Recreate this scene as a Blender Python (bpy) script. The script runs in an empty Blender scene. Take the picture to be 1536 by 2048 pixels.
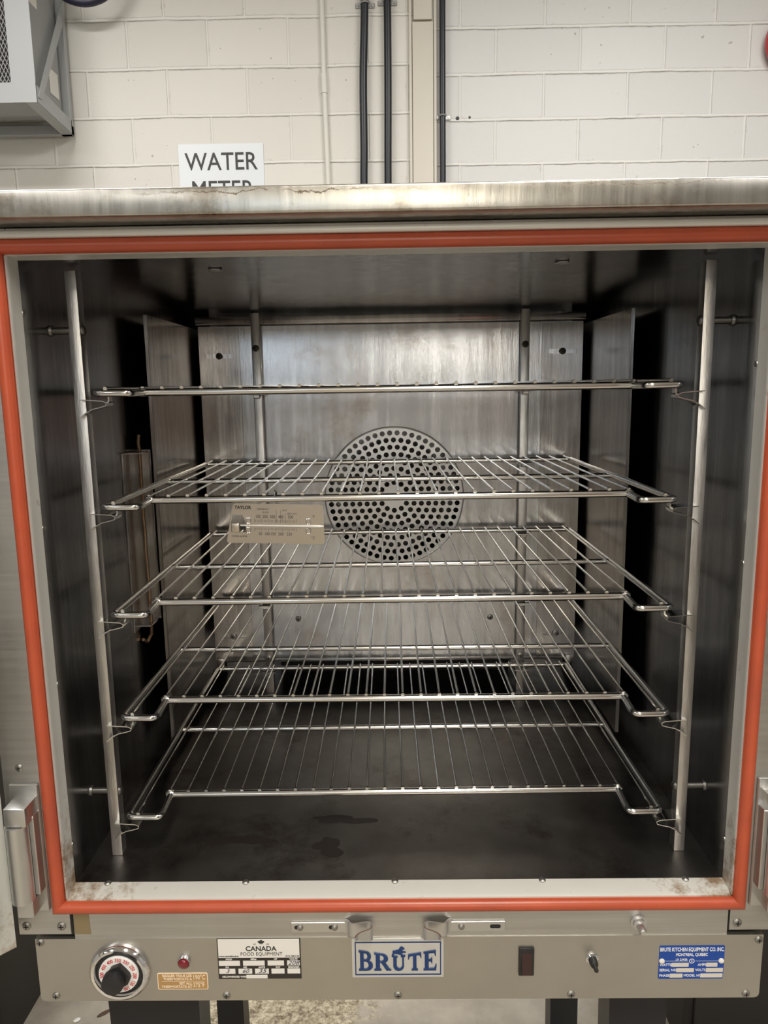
import bpy, bmesh, math, random
from math import pi, sin, cos, radians as R_
from mathutils import Vector, Matrix
random.seed(7)
SC = bpy.context.scene
COL = SC.collection

# ------------------------------------------------------------ camera
YAW, PITCH, ROLL, FPX = 0.0116, -0.1668, -0.0151, 1474.03
cd = bpy.data.cameras.new('camera')
cam = bpy.data.objects.new('camera', cd)
COL.objects.link(cam)
F = Vector((-sin(YAW) * cos(PITCH), cos(YAW) * cos(PITCH), sin(PITCH)))
Rt = Vector((cos(YAW), sin(YAW), 0))
U = Rt.cross(F)
Rr = cos(ROLL) * Rt + sin(ROLL) * U
Ur = -sin(ROLL) * Rt + cos(ROLL) * U
m = Matrix((Rr, Ur, -F)).transposed().to_4x4()
m.translation = Vector((-0.0001, -0.7938, 0.6003))
cam.matrix_world = m
cd.sensor_fit = 'VERTICAL'
cd.sensor_height = 24.0
cd.lens = FPX / 2048 * 24.0
cd.clip_start = 0.02
SC.camera = cam

# ------------------------------------------------------------ world, lights, exposure
SC.view_settings.view_transform = 'Standard'
SC.view_settings.look = 'None'
SC.view_settings.gamma = 1.0
SC.view_settings.use_curve_mapping = False
SC.view_settings.exposure = 0.0
w = bpy.data.worlds.new('world')
SC.world = w
w.use_nodes = True
w.node_tree.nodes['Background'].inputs[0].default_value = (0.75, 0.8, 0.85, 1)
w.node_tree.nodes['Background'].inputs[1].default_value = 0.15
LAMPS = [  # x, y, size x, size y, watts, colour
    (1.30, 1.00, 1.2, 0.30, 68, (1.0, 0.97, 0.93)),
    (-1.60, 1.00, 1.2, 0.30, 62, (1.0, 0.97, 0.93)),
    (0.35, -1.70, 0.30, 1.2, 80, (1.0, 0.93, 0.82)),
    (-2.60, -1.90, 0.30, 1.2, 60, (1.0, 0.98, 0.96)),
    (2.80, -2.00, 0.30, 1.2, 60, (1.0, 0.98, 0.96)),
    (0.12, -6.60, 0.50, 1.2, 105, (1.0, 0.89, 0.70)),
    (-2.60, -5.20, 0.30, 1.2, 40, (1.0, 0.98, 0.96)),
]
CEIL = 2.9
for (x, y, sx, sy, wt, c) in LAMPS:
    l = bpy.data.lights.new('tube_light', 'AREA')
    l.shape = 'RECTANGLE'; l.size = sx; l.size_y = sy; l.energy = wt; l.color = c
    o = bpy.data.objects.new('tube_light', l)
    o.location = (x, y, CEIL - 0.075)
    COL.objects.link(o)

# ------------------------------------------------------------ materials
def mat(name):
    m = bpy.data.materials.new(name); m.use_nodes = True
    nt = m.node_tree
    return m, nt, nt.nodes['Principled BSDF']
def N(nt, t, **k):
    n = nt.nodes.new(t)
    for a, b in k.items(): setattr(n, a, b)
    return n
def L(nt, a, b): nt.links.new(a, b)
def plain(name, col, rough=0.5, metal=0.0, coat=0.0, spec=None):
    m, nt, b = mat(name)
    b.inputs['Base Color'].default_value = (*col, 1)
    b.inputs['Roughness'].default_value = rough
    b.inputs['Metallic'].default_value = metal
    if coat: b.inputs['Coat Weight'].default_value = coat
    return m
def noise(nt, vec, scale, detail=4, rough=0.6, sc3=None):
    n = N(nt, 'ShaderNodeTexNoise'); n.inputs['Scale'].default_value = scale
    n.inputs['Detail'].default_value = detail; n.inputs['Roughness'].default_value = rough
    if sc3:
        mp = N(nt, 'ShaderNodeMapping'); mp.inputs['Scale'].default_value = sc3
        L(nt, vec, mp.inputs['Vector']); vec = mp.outputs[0]
    L(nt, vec, n.inputs['Vector'])
    return n.outputs['Fac']
def ramp(nt, fac, stops):
    r = N(nt, 'ShaderNodeValToRGB')
    e = r.color_ramp.elements
    while len(e) < len(stops): e.new(0.5)
    for i, (p, c) in enumerate(stops):
        e[i].position = p
        e[i].color = (*c, 1) if isinstance(c, tuple) else (c, c, c, 1)
    L(nt, fac, r.inputs['Fac'])
    return r.outputs['Color']
def mixc(nt, fac, a, b, mode='MIX'):
    x = N(nt, 'ShaderNodeMix', data_type='RGBA', blend_type=mode)
    for s, v in ((x.inputs['Factor'], fac), (x.inputs[6], a), (x.inputs[7], b)):
        if hasattr(v, 'default_value') or hasattr(v, 'links'): L(nt, v, s)
        elif isinstance(v, tuple): s.default_value = (*v, 1)
        else: s.default_value = v
    return x.outputs[2]
def geo(nt): return N(nt, 'ShaderNodeNewGeometry').outputs['Position']
def math_(nt, op, a, b=None, c=None):
    n = N(nt, 'ShaderNodeMath', operation=op)
    for i, v in enumerate((a, b, c)):
        if v is None: continue
        if hasattr(v, 'links'): L(nt, v, n.inputs[i])
        else: n.inputs[i].default_value = v
    return n.outputs[0]
def steel(name, c1, c2, r1, r2, brush=(1, 1, 40), bump=0.02, stain=None, st_amt=0.0, st_scale=9, streak=0.0):
    """brushed stainless steel: streaks run along the axis with the small number in 'brush'"""
    m, nt, b = mat(name)
    p = geo(nt)
    st = noise(nt, p, 6, 6, 0.7, brush)
    big = noise(nt, p, 5, 5, 0.65)
    col = mixc(nt, ramp(nt, big, [(0.3, 0.0), (0.7, 1.0)]), c1, c2)
    if streak:
        sk = noise(nt, p, 3, 6, 0.65, brush)
        col = mixc(nt, ramp(nt, sk, [(0.42, 0.0), (0.70, streak)]), col, tuple(min(1, q * 1.7) for q in c2))
    if stain:
        sn = noise(nt, p, st_scale, 8, 0.72)
        k = ramp(nt, sn, [(0.52, 0.0), (0.68, st_amt)])
        col = mixc(nt, k, col, stain)
    L(nt, col, b.inputs['Base Color'])
    b.inputs['Metallic'].default_value = 1.0
    mr = N(nt, 'ShaderNodeMapRange'); L(nt, math_(nt, 'ADD', math_(nt, 'MULTIPLY', st, 0.5), math_(nt, 'MULTIPLY', big, 0.5)), mr.inputs[0])
    mr.inputs[1].default_value = 0.3; mr.inputs[2].default_value = 0.7
    mr.inputs[3].default_value = r1; mr.inputs[4].default_value = r2
    L(nt, mr.outputs[0], b.inputs['Roughness'])
    bp = N(nt, 'ShaderNodeBump'); bp.inputs['Strength'].default_value = bump; bp.inputs['Distance'].default_value = 0.002
    L(nt, st, bp.inputs['Height']); L(nt, bp.outputs[0], b.inputs['Normal'])
    return m

M = {}
M['face'] = steel('satin_steel', (0.44, 0.435, 0.42), (0.53, 0.52, 0.50), 0.36, 0.5, (1, 1, 50), 0.05, None, 0, 9, 0.2)
M['panel'] = steel('satin_panel', (0.45, 0.435, 0.40), (0.51, 0.495, 0.455), 0.36, 0.46, (1, 1, 40), 0.04)
M['cap'] = steel('scuffed_cap', (0.42, 0.41, 0.38), (0.54, 0.52, 0.47), 0.24, 0.36, (26, 26, 1), 0.08, (0.20, 0.15, 0.09), 0.6, 16, 0.3)
def crust(m):
    nt = m.node_tree; b = nt.nodes['Principled BSDF']; p = geo(nt)
    old = b.inputs['Base Color'].links[0].from_socket; oldr = b.inputs['Roughness'].links[0].from_socket
    s = N(nt, 'ShaderNodeSeparateXYZ'); L(nt, p, s.inputs[0])
    wv = math_(nt, 'MULTIPLY', math_(nt, 'SUBTRACT', noise(nt, p, 22, 6, 0.75), 0.5), 0.022)
    d = math_(nt, 'ABSOLUTE', math_(nt, 'SUBTRACT', math_(nt, 'ADD', s.outputs[2], wv), 0.7895))
    ln = ramp(nt, math_(nt, 'MULTIPLY', d, 100), [(0.03, 1.0), (0.10, 0.0)])
    xm = N(nt, 'ShaderNodeMapRange'); L(nt, math_(nt, 'ABSOLUTE', math_(nt, 'SUBTRACT', s.outputs[0], 0.05)), xm.inputs[0])
    xm.inputs[1].default_value = 0.32; xm.inputs[2].default_value = 0.20
    brk = ramp(nt, noise(nt, p, 12, 4, 0.6), [(0.42, 0.0), (0.52, 1.0)])
    k = math_(nt, 'MULTIPLY', math_(nt, 'MULTIPLY', ln, xm.outputs[0]), brk)
    k = math_(nt, 'MULTIPLY', k, 0.85)
    L(nt, mixc(nt, k, old, (0.10, 0.06, 0.03)), b.inputs['Base Color'])
    L(nt, math_(nt, 'ADD', oldr, math_(nt, 'MULTIPLY', k, 0.3)), b.inputs['Roughness'])
crust(M['cap'])
M['liner'] = steel('liner_steel', (0.20, 0.203, 0.21), (0.29, 0.293, 0.30), 0.12, 0.26, (20, 20, 1), 0.08, (0.13, 0.115, 0.10), 0.5, 4, 0.5)
M['liner_floor'] = steel('sooty_floor_steel', (0.13, 0.118, 0.108), (0.27, 0.258, 0.245), 0.24, 0.44, (4, 1, 1), 0.06, (0.07, 0.045, 0.032), 0.9, 6)
M['baffle'] = steel('baffle_steel', (0.35, 0.355, 0.37), (0.48, 0.485, 0.50), 0.14, 0.27, (14, 1, 1), 0.16, (0.27, 0.225, 0.19), 0.7, 5, 0.4)
M['strip'] = steel('strip_steel', (0.30, 0.285, 0.28), (0.43, 0.415, 0.40), 0.14, 0.26, (14, 14, 1), 0.10, None, 0, 9, 0.3)
M['dull'] = plain('dull_bolt', (0.17, 0.165, 0.155), 0.42, 1.0)
M['gap_shade'] = plain('gap_shade_black', (0.012, 0.012, 0.014), 0.6)  # black standing in for shade in the gap behind the side plates
M['perf'] = steel('fan_cover_steel', (0.46, 0.465, 0.47), (0.57, 0.57, 0.58), 0.28, 0.38, (1, 1, 1), 0.03)
M['upright'] = steel('galvanised_upright', (0.34, 0.325, 0.31), (0.55, 0.54, 0.53), 0.26, 0.44, (30, 30, 4), 0.25, None, 0, 9, 0.4)
M['rod'] = plain('chrome_rod', (0.62, 0.615, 0.60), 0.15, 1.0)
M['weld'] = steel('weld_chrome', (0.55, 0.54, 0.5), (0.75, 0.74, 0.7), 0.2, 0.35, (1, 1, 1), 0.4)
M['chrome'] = plain('chrome', (0.78, 0.78, 0.79), 0.09, 1.0)
M['cast'] = steel('cast_hinge_metal', (0.52, 0.52, 0.51), (0.64, 0.64, 0.63), 0.3, 0.45, (1, 1, 1), 0.05)
M['screw'] = plain('screw_steel', (0.34, 0.33, 0.31), 0.42, 1.0)
M['dark_screw'] = plain('blackened_screw', (0.05, 0.045, 0.04), 0.4, 0.8)
M['black_void'] = plain('opening_black', (0.01, 0.01, 0.01), 0.9)  # flat black standing in for the dark inside openings and slots
M['rust_rod'] = steel('rusty_capillary', (0.25, 0.15, 0.08), (0.34, 0.25, 0.18), 0.5, 0.7, (1, 1, 1), 0.5, (0.10, 0.05, 0.03), 0.8, 60)
M['black'] = plain('black_plastic', (0.012, 0.012, 0.013), 0.42)
M['rocker'] = plain('rocker_brown', (0.030, 0.010, 0.009), 0.3)
M['red_jewel'] = plain('red_jewel', (0.16, 0.004, 0.012), 0.25, 0, 0.5)
M['white'] = plain('white_print', (0.80, 0.80, 0.78), 0.45)
M['sticker_white'] = plain('sticker_white', (0.72, 0.70, 0.66), 0.4)
M['sticker_black'] = plain('sticker_black', (0.022, 0.018, 0.016), 0.4)
M['ink'] = plain('ink_black', (0.02, 0.02, 0.02), 0.5)
M['pen'] = plain('pen_ink', (0.05, 0.05, 0.08), 0.5)
M['dial_red'] = plain('dial_red', (0.55, 0.04, 0.05), 0.5)
M['gold'] = plain('gold_label', (0.46, 0.28, 0.11), 0.35, 0.3)
M['cream'] = plain('cream_print', (0.80, 0.66, 0.50), 0.45)
M['blue'] = plain('label_blue', (0.003, 0.050, 0.29), 0.3)
M['beige_field'] = plain('beige_field', (0.60, 0.56, 0.48), 0.4)
M['brute_blue'] = plain('badge_blue', (0.004, 0.032, 0.13), 0.35)
M['badge'] = plain('badge_aluminium', (0.74, 0.76, 0.78), 0.28, 0.85)
M['thermo'] = steel('thermometer_steel', (0.50, 0.44, 0.37), (0.56, 0.50, 0.43), 0.26, 0.34, (1, 1, 4), 0.02)
M['glass_tube'] = plain('glass_tube', (0.50, 0.48, 0.44), 0.25, 0.0, 0.3)
M['black_pipe'] = plain('black_pipe_paint', (0.010, 0.013, 0.019), 0.38)
M['hose'] = plain('navy_hose', (0.012, 0.012, 0.035), 0.4)
M['zinc'] = plain('zinc_clamp', (0.45, 0.46, 0.46), 0.4, 0.9)
M['heater'] = plain('grey_enamel', (0.36, 0.375, 0.38), 0.45)
M['heater_dk'] = plain('grey_enamel_body', (0.30, 0.31, 0.31), 0.5)
M['dark_in'] = plain('dark_interior', (0.03, 0.022, 0.02), 0.8)
M['cond'] = plain('painted_conduit', (0.70, 0.69, 0.64), 0.5)
M['pil'] = plain('painted_column_cover', (0.62, 0.58, 0.51), 0.55)
M['bell'] = plain('red_enamel', (0.42, 0.012, 0.02), 0.3, 0, 0.4)
M['paper'] = plain('laminated_paper', (0.72, 0.76, 0.80), 0.3)
M['stand'] = steel('black_stand_steel', (0.012, 0.013, 0.016), (0.02, 0.02, 0.024), 0.35, 0.5, (8, 8, 1), 0.05)
M['stand'].node_tree.nodes['Principled BSDF'].inputs['Metallic'].default_value = 0.3
M['dark_cab'] = plain('dark_cabinet', (0.014, 0.012, 0.011), 0.5)
M['ceil_white'] = plain('ceiling_white', (0.60, 0.59, 0.56), 0.8)
M['fixture'] = plain('fixture_white', (0.75, 0.75, 0.73), 0.5)
M['tape'] = plain('tape_glue', (0.30, 0.24, 0.14), 0.5, 0.6)
M['lint'] = plain('white_chip', (0.75, 0.74, 0.70), 0.7)
M['crumb'] = plain('brown_chip', (0.07, 0.035, 0.018), 0.7)

def gasket_mat():
    m, nt, b = mat('silicone_gasket')
    p = geo(nt)
    n = noise(nt, p, 14, 6, 0.6)
    col = mixc(nt, ramp(nt, n, [(0.35, 0.0), (0.75, 1.0)]), (0.46, 0.080, 0.032), (0.37, 0.064, 0.030))
    g = noise(nt, p, 120, 4, 0.7)
    col = mixc(nt, ramp(nt, g, [(0.60, 0.0), (0.78, 0.5)]), col, (0.22, 0.045, 0.02))
    L(nt, col, b.inputs['Base Color'])
    b.inputs['Roughness'].default_value = 0.33
    bp = N(nt, 'ShaderNodeBump'); bp.inputs['Strength'].default_value = 0.15; bp.inputs['Distance'].default_value = 0.001
    L(nt, noise(nt, p, 60, 3), bp.inputs['Height']); L(nt, bp.outputs[0], b.inputs['Normal'])
    return m
M['gasket'] = gasket_mat()
def sill_mat():
    m, nt, b = mat('worn_trim_metal')
    p = geo(nt)
    n = noise(nt, p, 7, 6, 0.7)
    col = mixc(nt, n, (0.62, 0.61, 0.57), (0.74, 0.73, 0.69))
    s = N(nt, 'ShaderNodeSeparateXYZ'); L(nt, p, s.inputs[0])
    low = N(nt, 'ShaderNodeMapRange'); L(nt, s.outputs[2], low.inputs[0])
    low.inputs[1].default_value = 0.16; low.inputs[2].default_value = 0.0; low.inputs[3].default_value = 0.0; low.inputs[4].default_value = 0.28
    ax = math_(nt, 'ABSOLUTE', s.outputs[0])
    ex = N(nt, 'ShaderNodeMapRange'); L(nt, ax, ex.inputs[0])
    ex.inputs[1].default_value = 0.28; ex.inputs[2].default_value = 0.40; ex.inputs[3].default_value = 0.0; ex.inputs[4].default_value = 1.0
    f = math_(nt, 'MULTIPLY', low.outputs[0], ex.outputs[0])
    r = noise(nt, p, 55, 8, 0.75)
    k = ramp(nt, math_(nt, 'ADD', r, f), [(0.62, 0.0), (0.82, 0.85)])
    col = mixc(nt, k, col, (0.24, 0.13, 0.045))
    L(nt, col, b.inputs['Base Color'])
    b.inputs['Metallic'].default_value = 0.35; b.inputs['Roughness'].default_value = 0.42
    return m
M['sill'] = sill_mat()
def door_mat():
    m, nt, b = mat('rust_stained_door_metal')
    p = geo(nt)
    r = noise(nt, p, 26, 8, 0.7)
    s = N(nt, 'ShaderNodeSeparateXYZ'); L(nt, p, s.inputs[0])
    mr = N(nt, 'ShaderNodeMapRange'); L(nt, s.outputs[2], mr.inputs[0])
    mr.inputs[1].default_value = 0.03; mr.inputs[2].default_value = -0.05; mr.inputs[3].default_value = -.1; mr.inputs[4].default_value = 0.2
    k = ramp(nt, math_(nt, 'ADD', r, mr.outputs[0]), [(0.55, 0.0), (0.8, 0.9)])
    L(nt, mixc(nt, k, (0.60, 0.61, 0.58), (0.30, 0.16, 0.05)), b.inputs['Base Color'])
    b.inputs['Metallic'].default_value = 0.4; b.inputs['Roughness'].default_value = 0.5
    return m
M['door'] = door_mat()

def block_mat(name, z0, ph, x0, pw, shift, c1, c2):
    """painted concrete block: courses of height ph from z0, blocks of length pw, running bond"""
    m, nt, b = mat(name)
    p = geo(nt)
    wob = noise(nt, p, 1.3, 3)
    s = N(nt, 'ShaderNodeSeparateXYZ'); L(nt, p, s.inputs[0])
    wobs = math_(nt, 'MULTIPLY', math_(nt, 'SUBTRACT', wob, 0.5), 0.022)
    wob2 = math_(nt, 'MULTIPLY', math_(nt, 'SUBTRACT', noise(nt, p, 22, 3), 0.5), 0.006)
    zz = math_(nt, 'DIVIDE', math_(nt, 'SUBTRACT', math_(nt, 'ADD', math_(nt, 'ADD', s.outputs[2], wobs), wob2), z0), ph)
    row = math_(nt, 'FLOOR', zz)
    fz = math_(nt, 'SUBTRACT', zz, row)
    odd = math_(nt, 'FLOORED_MODULO', row, 2.0)
    xx = math_(nt, 'DIVIDE', math_(nt, 'SUBTRACT', math_(nt, 'ADD', s.outputs[0], math_(nt, 'MULTIPLY', wob2, 1.0)), x0), pw)
    xx = math_(nt, 'ADD', xx, math_(nt, 'MULTIPLY', odd, shift))
    fx = math_(nt, 'FRACT', xx)
    bi = math_(nt, 'FLOOR', xx)
    def dist(f, k):
        d = math_(nt, 'MINIMUM', f, math_(nt, 'SUBTRACT', 1.0, f))
        return math_(nt, 'MULTIPLY', d, k)
    dz, dx = dist(fz, ph), dist(fx, pw)
    def sm(d, a, bb):
        q = N(nt, 'ShaderNodeMapRange', interpolation_type='SMOOTHSTEP'); L(nt, d, q.inputs[0])
        q.inputs[1].default_value = a; q.inputs[2].default_value = bb; q.inputs[3].default_value = 1; q.inputs[4].default_value = 0
        return q.outputs[0]
    # raised, rounded mortar bead with a narrow groove under it
    bead = math_(nt, 'MAXIMUM', sm(dz, 0.003, 0.0095), math_(nt, 'MULTIPLY', sm(dx, 0.002, 0.008), 0.8))
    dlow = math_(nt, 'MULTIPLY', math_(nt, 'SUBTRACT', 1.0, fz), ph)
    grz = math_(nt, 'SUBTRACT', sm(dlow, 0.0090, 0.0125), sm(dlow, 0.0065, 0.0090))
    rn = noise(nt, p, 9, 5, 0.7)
    groove_shade = math_(nt, 'MULTIPLY', grz, ramp(nt, rn, [(0.40, 0.25), (0.62, 1.0)]))
    comb = N(nt, 'ShaderNodeCombineXYZ'); L(nt, row, comb.inputs[0]); L(nt, bi, comb.inputs[1])
    wn = N(nt, 'ShaderNodeTexWhiteNoise', noise_dimensions='3D'); L(nt, comb.outputs[0], wn.inputs['Vector'])
    fine = noise(nt, p, 60, 6, 0.75)
    col = mixc(nt, wn.outputs['Value'], c1, c2)
    pits = ramp(nt, noise(nt, p, 38, 2, 0.5), [(0.70, 0.0), (0.74, 1.0)])
    pits2 = ramp(nt, noise(nt, p, 3.2, 2, 0.5), [(0.5, 0.0), (0.6, 1.0)])
    pit = math_(nt, 'MULTIPLY', pits, pits2)
    col = mixc(nt, math_(nt, 'MULTIPLY', pit, 0.45), col, (0.16, 0.15, 0.14))
    dirt = math_(nt, 'MULTIPLY', sm(math_(nt, 'MINIMUM', dz, dx), 0.007, 0.016), ramp(nt, noise(nt, p, 17, 5, 0.7), [(0.55, 0.0), (0.70, 0.5)]))
    col = mixc(nt, math_(nt, 'MULTIPLY', dirt, math_(nt, 'SUBTRACT', 1.0, bead)), col, (0.30, 0.27, 0.22))
    col = mixc(nt, math_(nt, 'MULTIPLY', groove_shade, 0.55), col, (0.22, 0.20, 0.17))  # shade below each bead darkened into the paint colour
    col = mixc(nt, math_(nt, 'MULTIPLY', bead, 0.6), col, (0.80, 0.79, 0.75))
    L(nt, col, b.inputs['Base Color'])
    b.inputs['Roughness'].default_value = 0.5
    h = math_(nt, 'ADD', math_(nt, 'MULTIPLY', bead, 0.55), math_(nt, 'MULTIPLY', fine, 0.16))
    h = math_(nt, 'SUBTRACT', h, math_(nt, 'MULTIPLY', groove_shade, 0.4))
    h = math_(nt, 'SUBTRACT', h, math_(nt, 'MULTIPLY', pit, 0.3))
    bp = N(nt, 'ShaderNodeBump'); bp.inputs['Strength'].default_value = 1.0; bp.inputs['Distance'].default_value = 0.006
    L(nt, h, bp.inputs['Height']); L(nt, bp.outputs[0], b.inputs['Normal'])
    return m
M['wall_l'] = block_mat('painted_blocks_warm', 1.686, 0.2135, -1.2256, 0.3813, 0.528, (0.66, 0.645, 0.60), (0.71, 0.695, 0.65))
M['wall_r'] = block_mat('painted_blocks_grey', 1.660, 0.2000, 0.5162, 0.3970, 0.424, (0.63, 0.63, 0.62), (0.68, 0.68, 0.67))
M['room'] = plain('room_paint', (0.42, 0.42, 0.42), 0.8)
def floor_mat():
    m, nt, b = mat('worn_concrete_floor')
    p = geo(nt)
    sp = N(nt, 'ShaderNodeSeparateXYZ'); L(nt, p, sp.inputs[0])
    wx = math_(nt, 'ADD', sp.outputs[0], math_(nt, 'MULTIPLY', math_(nt, 'SUBTRACT', noise(nt, p, 5, 5, 0.7), 0.5), 0.55))
    lo = N(nt, 'ShaderNodeMapRange'); L(nt, wx, lo.inputs[0]); lo.inputs[1].default_value = -.50; lo.inputs[2].default_value = -.44
    hi = N(nt, 'ShaderNodeMapRange'); L(nt, wx, hi.inputs[0]); hi.inputs[1].default_value = -.06; hi.inputs[2].default_value = -.12
    k = math_(nt, 'MULTIPLY', lo.outputs[0], hi.outputs[0])
    g = noise(nt, p, 75, 5, 0.8)
    base = mixc(nt, ramp(nt, noise(nt, p, 3, 6, 0.7), [(0.35, 0.0), (0.65, 1.0)]), (0.42, 0.375, 0.31), (0.25, 0.225, 0.185))
    gr = ramp(nt, g, [(0.38, (0.13, 0.10, 0.06)), (0.52, (0.42, 0.36, 0.25)), (0.64, (0.68, 0.61, 0.46))])
    L(nt, mixc(nt, k, base, gr), b.inputs['Base Color'])
    b.inputs['Roughness'].default_value = 0.5
    bp = N(nt, 'ShaderNodeBump'); bp.inputs['Strength'].default_value = 0.4; bp.inputs['Distance'].default_value = 0.003
    L(nt, math_(nt, 'MULTIPLY', g, k), bp.inputs['Height']); L(nt, bp.outputs[0], b.inputs['Normal'])
    return m
M['floor'] = floor_mat()

# ------------------------------------------------------------ mesh helpers
class MB:
    def __init__(s): s.v = []; s.f = []
    def add(s, vs, fs):
        o = len(s.v); s.v += [Vector(v) for v in vs]; s.f += [[i + o for i in f] for f in fs]; return s
    def bm(s, bm, mx=None):
        bm.verts.index_update()
        s.add([(mx @ v.co) if mx else v.co.copy() for v in bm.verts], [[v.index for v in f.verts] for f in bm.faces]); bm.free(); return s
    def box(s, a, b, bev=0.0, seg=2, mx=None):
        bm = bmesh.new(); bmesh.ops.create_cube(bm, size=1)
        a, b = Vector(a), Vector(b)
        for v in bm.verts:
            v.co = Vector([(a[i] + b[i]) / 2 + v.co[i] * (b[i] - a[i]) for i in range(3)])
        if bev: bmesh.ops.bevel(bm, geom=bm.edges[:], offset=bev, segments=seg, profile=0.5, affect='EDGES')
        return s.bm(bm, mx)
    def tube(s, pts, r, n=10, closed=False, cap=True):
        pts = [Vector(p) for p in pts]; k = len(pts)
        rs = r if isinstance(r, (list, tuple)) else [r] * k
        rings = []; up = None
        for i, p in enumerate(pts):
            if closed: t = (pts[(i + 1) % k] - pts[i - 1])
            elif i == 0: t = pts[1] - p
            elif i == k - 1: t = p - pts[-2]
            else: t = (pts[i + 1] - p).normalized() + (p - pts[i - 1]).normalized()
            t.normalize()
            if up is None:
                up = Vector((0, 0, 1)) if abs(t.z) < 0.9 else Vector((0, 1, 0))
            u = (up - t * up.dot(t)).normalized(); up = u; w_ = t.cross(u)
            rings.append([p + rs[i] * (cos(2 * pi * j / n) * u + sin(2 * pi * j / n) * w_) for j in range(n)])
        vs = [v for q in rings for v in q]; fs = []
        for i in range(k if closed else k - 1):
            a, b = i * n, ((i + 1) % k) * n
            for j in range(n): fs.append([a + j, a + (j + 1) % n, b + (j + 1) % n, b + j])
        if cap and not closed:
            fs.append(list(range(n))[::-1]); fs.append([(k - 1) * n + j for j in range(n)])
        return s.add(vs, fs)
    def cyl(s, a, b, r, r2=None, n=20): return s.tube([a, b], [r, r if r2 is None else r2], n)
    def lathe(s, prof, c, axis='-y', n=32):
        """prof = [(radius, distance out along axis)]"""
        vs = []; fs = []; c = Vector(c)
        ax = {'-y': (Vector((1, 0, 0)), Vector((0, 0, 1)), Vector((0, -1, 0))), 'z': (Vector((1, 0, 0)), Vector((0, 1, 0)), Vector((0, 0, 1))),
              'x': (Vector((0, 1, 0)), Vector((0, 0, 1)), Vector((1, 0, 0))), '-x': (Vector((0, 1, 0)), Vector((0, 0, 1)), Vector((-1, 0, 0)))}[axis]
        for (r, d) in prof:
            for j in range(n):
                t = 2 * pi * j / n; vs.append(c + ax[0] * (r * cos(t)) + ax[1] * (r * sin(t)) + ax[2] * d)
        for i in range(len(prof) - 1):
            for j in range(n):
                fs.append([i * n + j, i * n + (j + 1) % n, (i + 1) * n + (j + 1) % n, (i + 1) * n + j])
        fs.append([(len(prof) - 1) * n + j for j in range(n)]); fs.append(list(range(n))[::-1])
        return s.add(vs, fs)
    def prism(s, poly, axis, a, b):
        """poly in the plane normal to axis ('x': (y,z), 'y': (x,z), 'z': (x,y)), pushed from a to b"""
        def P(q, d): return {'x': (d, q[0], q[1]), 'y': (q[0], d, q[1]), 'z': (q[0], q[1], d)}[axis]
        n = len(poly); vs = [P(q, a) for q in poly] + [P(q, b) for q in poly]
        fs = [[i, (i + 1) % n, n + (i + 1) % n, n + i] for i in range(n)] + [list(range(n))[::-1], [n + i for i in range(n)]]
        return s.add(vs, fs)
    def strip(s, pts, th, axis_depth, wid, a):
        """thin bent strip: centre line pts in XZ, thickness th, from y=a to y=a+wid"""
        pts = [Vector((p[0], 0, p[1])) for p in pts]; vs = []; fs = []; n = len(pts)
        for i, p in enumerate(pts):
            t = (pts[min(i + 1, n - 1)] - pts[max(i - 1, 0)]).normalized(); nn = Vector((-t.z, 0, t.x)) * th / 2
            for y in (a, a + wid):
                vs += [p + nn + Vector((0, y, 0)), p - nn + Vector((0, y, 0))]
        for i in range(n - 1):
            o, q = i * 4, i * 4 + 4
            fs += [[o, q, q + 1, o + 1], [o + 2, o + 3, q + 3, q + 2], [o, o + 2, q + 2, q], [o + 1, q + 1, q + 3, o + 3]]
        fs += [[0, 1, 3, 2], [(n - 1) * 4, (n - 1) * 4 + 2, (n - 1) * 4 + 3, (n - 1) * 4 + 1]]
        return s.add(vs, fs)
    def build(s, name, m, parent=None, local=False, angle=35, uv=None):
        c = Vector((0, 0, 0))
        if not local:
            lo = Vector([min(v[i] for v in s.v) for i in range(3)]); hi = Vector([max(v[i] for v in s.v) for i in range(3)])
            c = Vector(((lo.x + hi.x) / 2, (lo.y + hi.y) / 2, (lo.z + hi.z) / 2 if parent else lo.z))
        me = bpy.data.meshes.new(name)
        me.from_pydata([v - c for v in s.v], [], s.f)
        b = bmesh.new(); b.from_mesh(me); bmesh.ops.recalc_face_normals(b, faces=b.faces[:]); b.to_mesh(me); b.free()
        me.polygons.foreach_set('use_smooth', [True] * len(me.polygons))
        me.set_sharp_from_angle(angle=R_(angle))
        mats = m if isinstance(m, list) else [m]
        for q in mats: me.materials.append(M[q])
        o = bpy.data.objects.new(name, me); COL.objects.link(o)
        if parent is not None:
            o.parent = parent
            o.location = c - WORLD_LOC.get(parent.name, Vector()) if not local else c
        else: o.location = c
        WORLD_LOC[o.name] = c.copy() if not local else Vector()
        return o
WORLD_LOC = {}
def tag(o, label, cat=None, group=None, kind=None):
    if label: o['label'] = label
    if cat: o['category'] = cat
    if group: o['group'] = group
    if kind: o['kind'] = kind
    return o
def empty(name, loc, rz=0):
    o = bpy.data.objects.new(name, None); COL.objects.link(o); o.location = loc; o.rotation_euler = (0, 0, rz)
    o.empty_display_size = 0.05
    WORLD_LOC[o.name] = Vector(loc)
    return o
def curve_mesh(cu, mx):
    """fill a curve or a text into plain mesh data and return it as MB pieces"""
    ob = bpy.data.objects.new('tmp', cu); COL.objects.link(ob)
    dg = bpy.context.evaluated_depsgraph_get(); dg.update()
    me = bpy.data.meshes.new_from_object(ob.evaluated_get(dg))
    mb = MB(); mb.add([mx @ v.co for v in me.vertices], [list(p.vertices) for p in me.polygons])
    bpy.data.objects.remove(ob); bpy.data.meshes.remove(me)
    return mb
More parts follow.
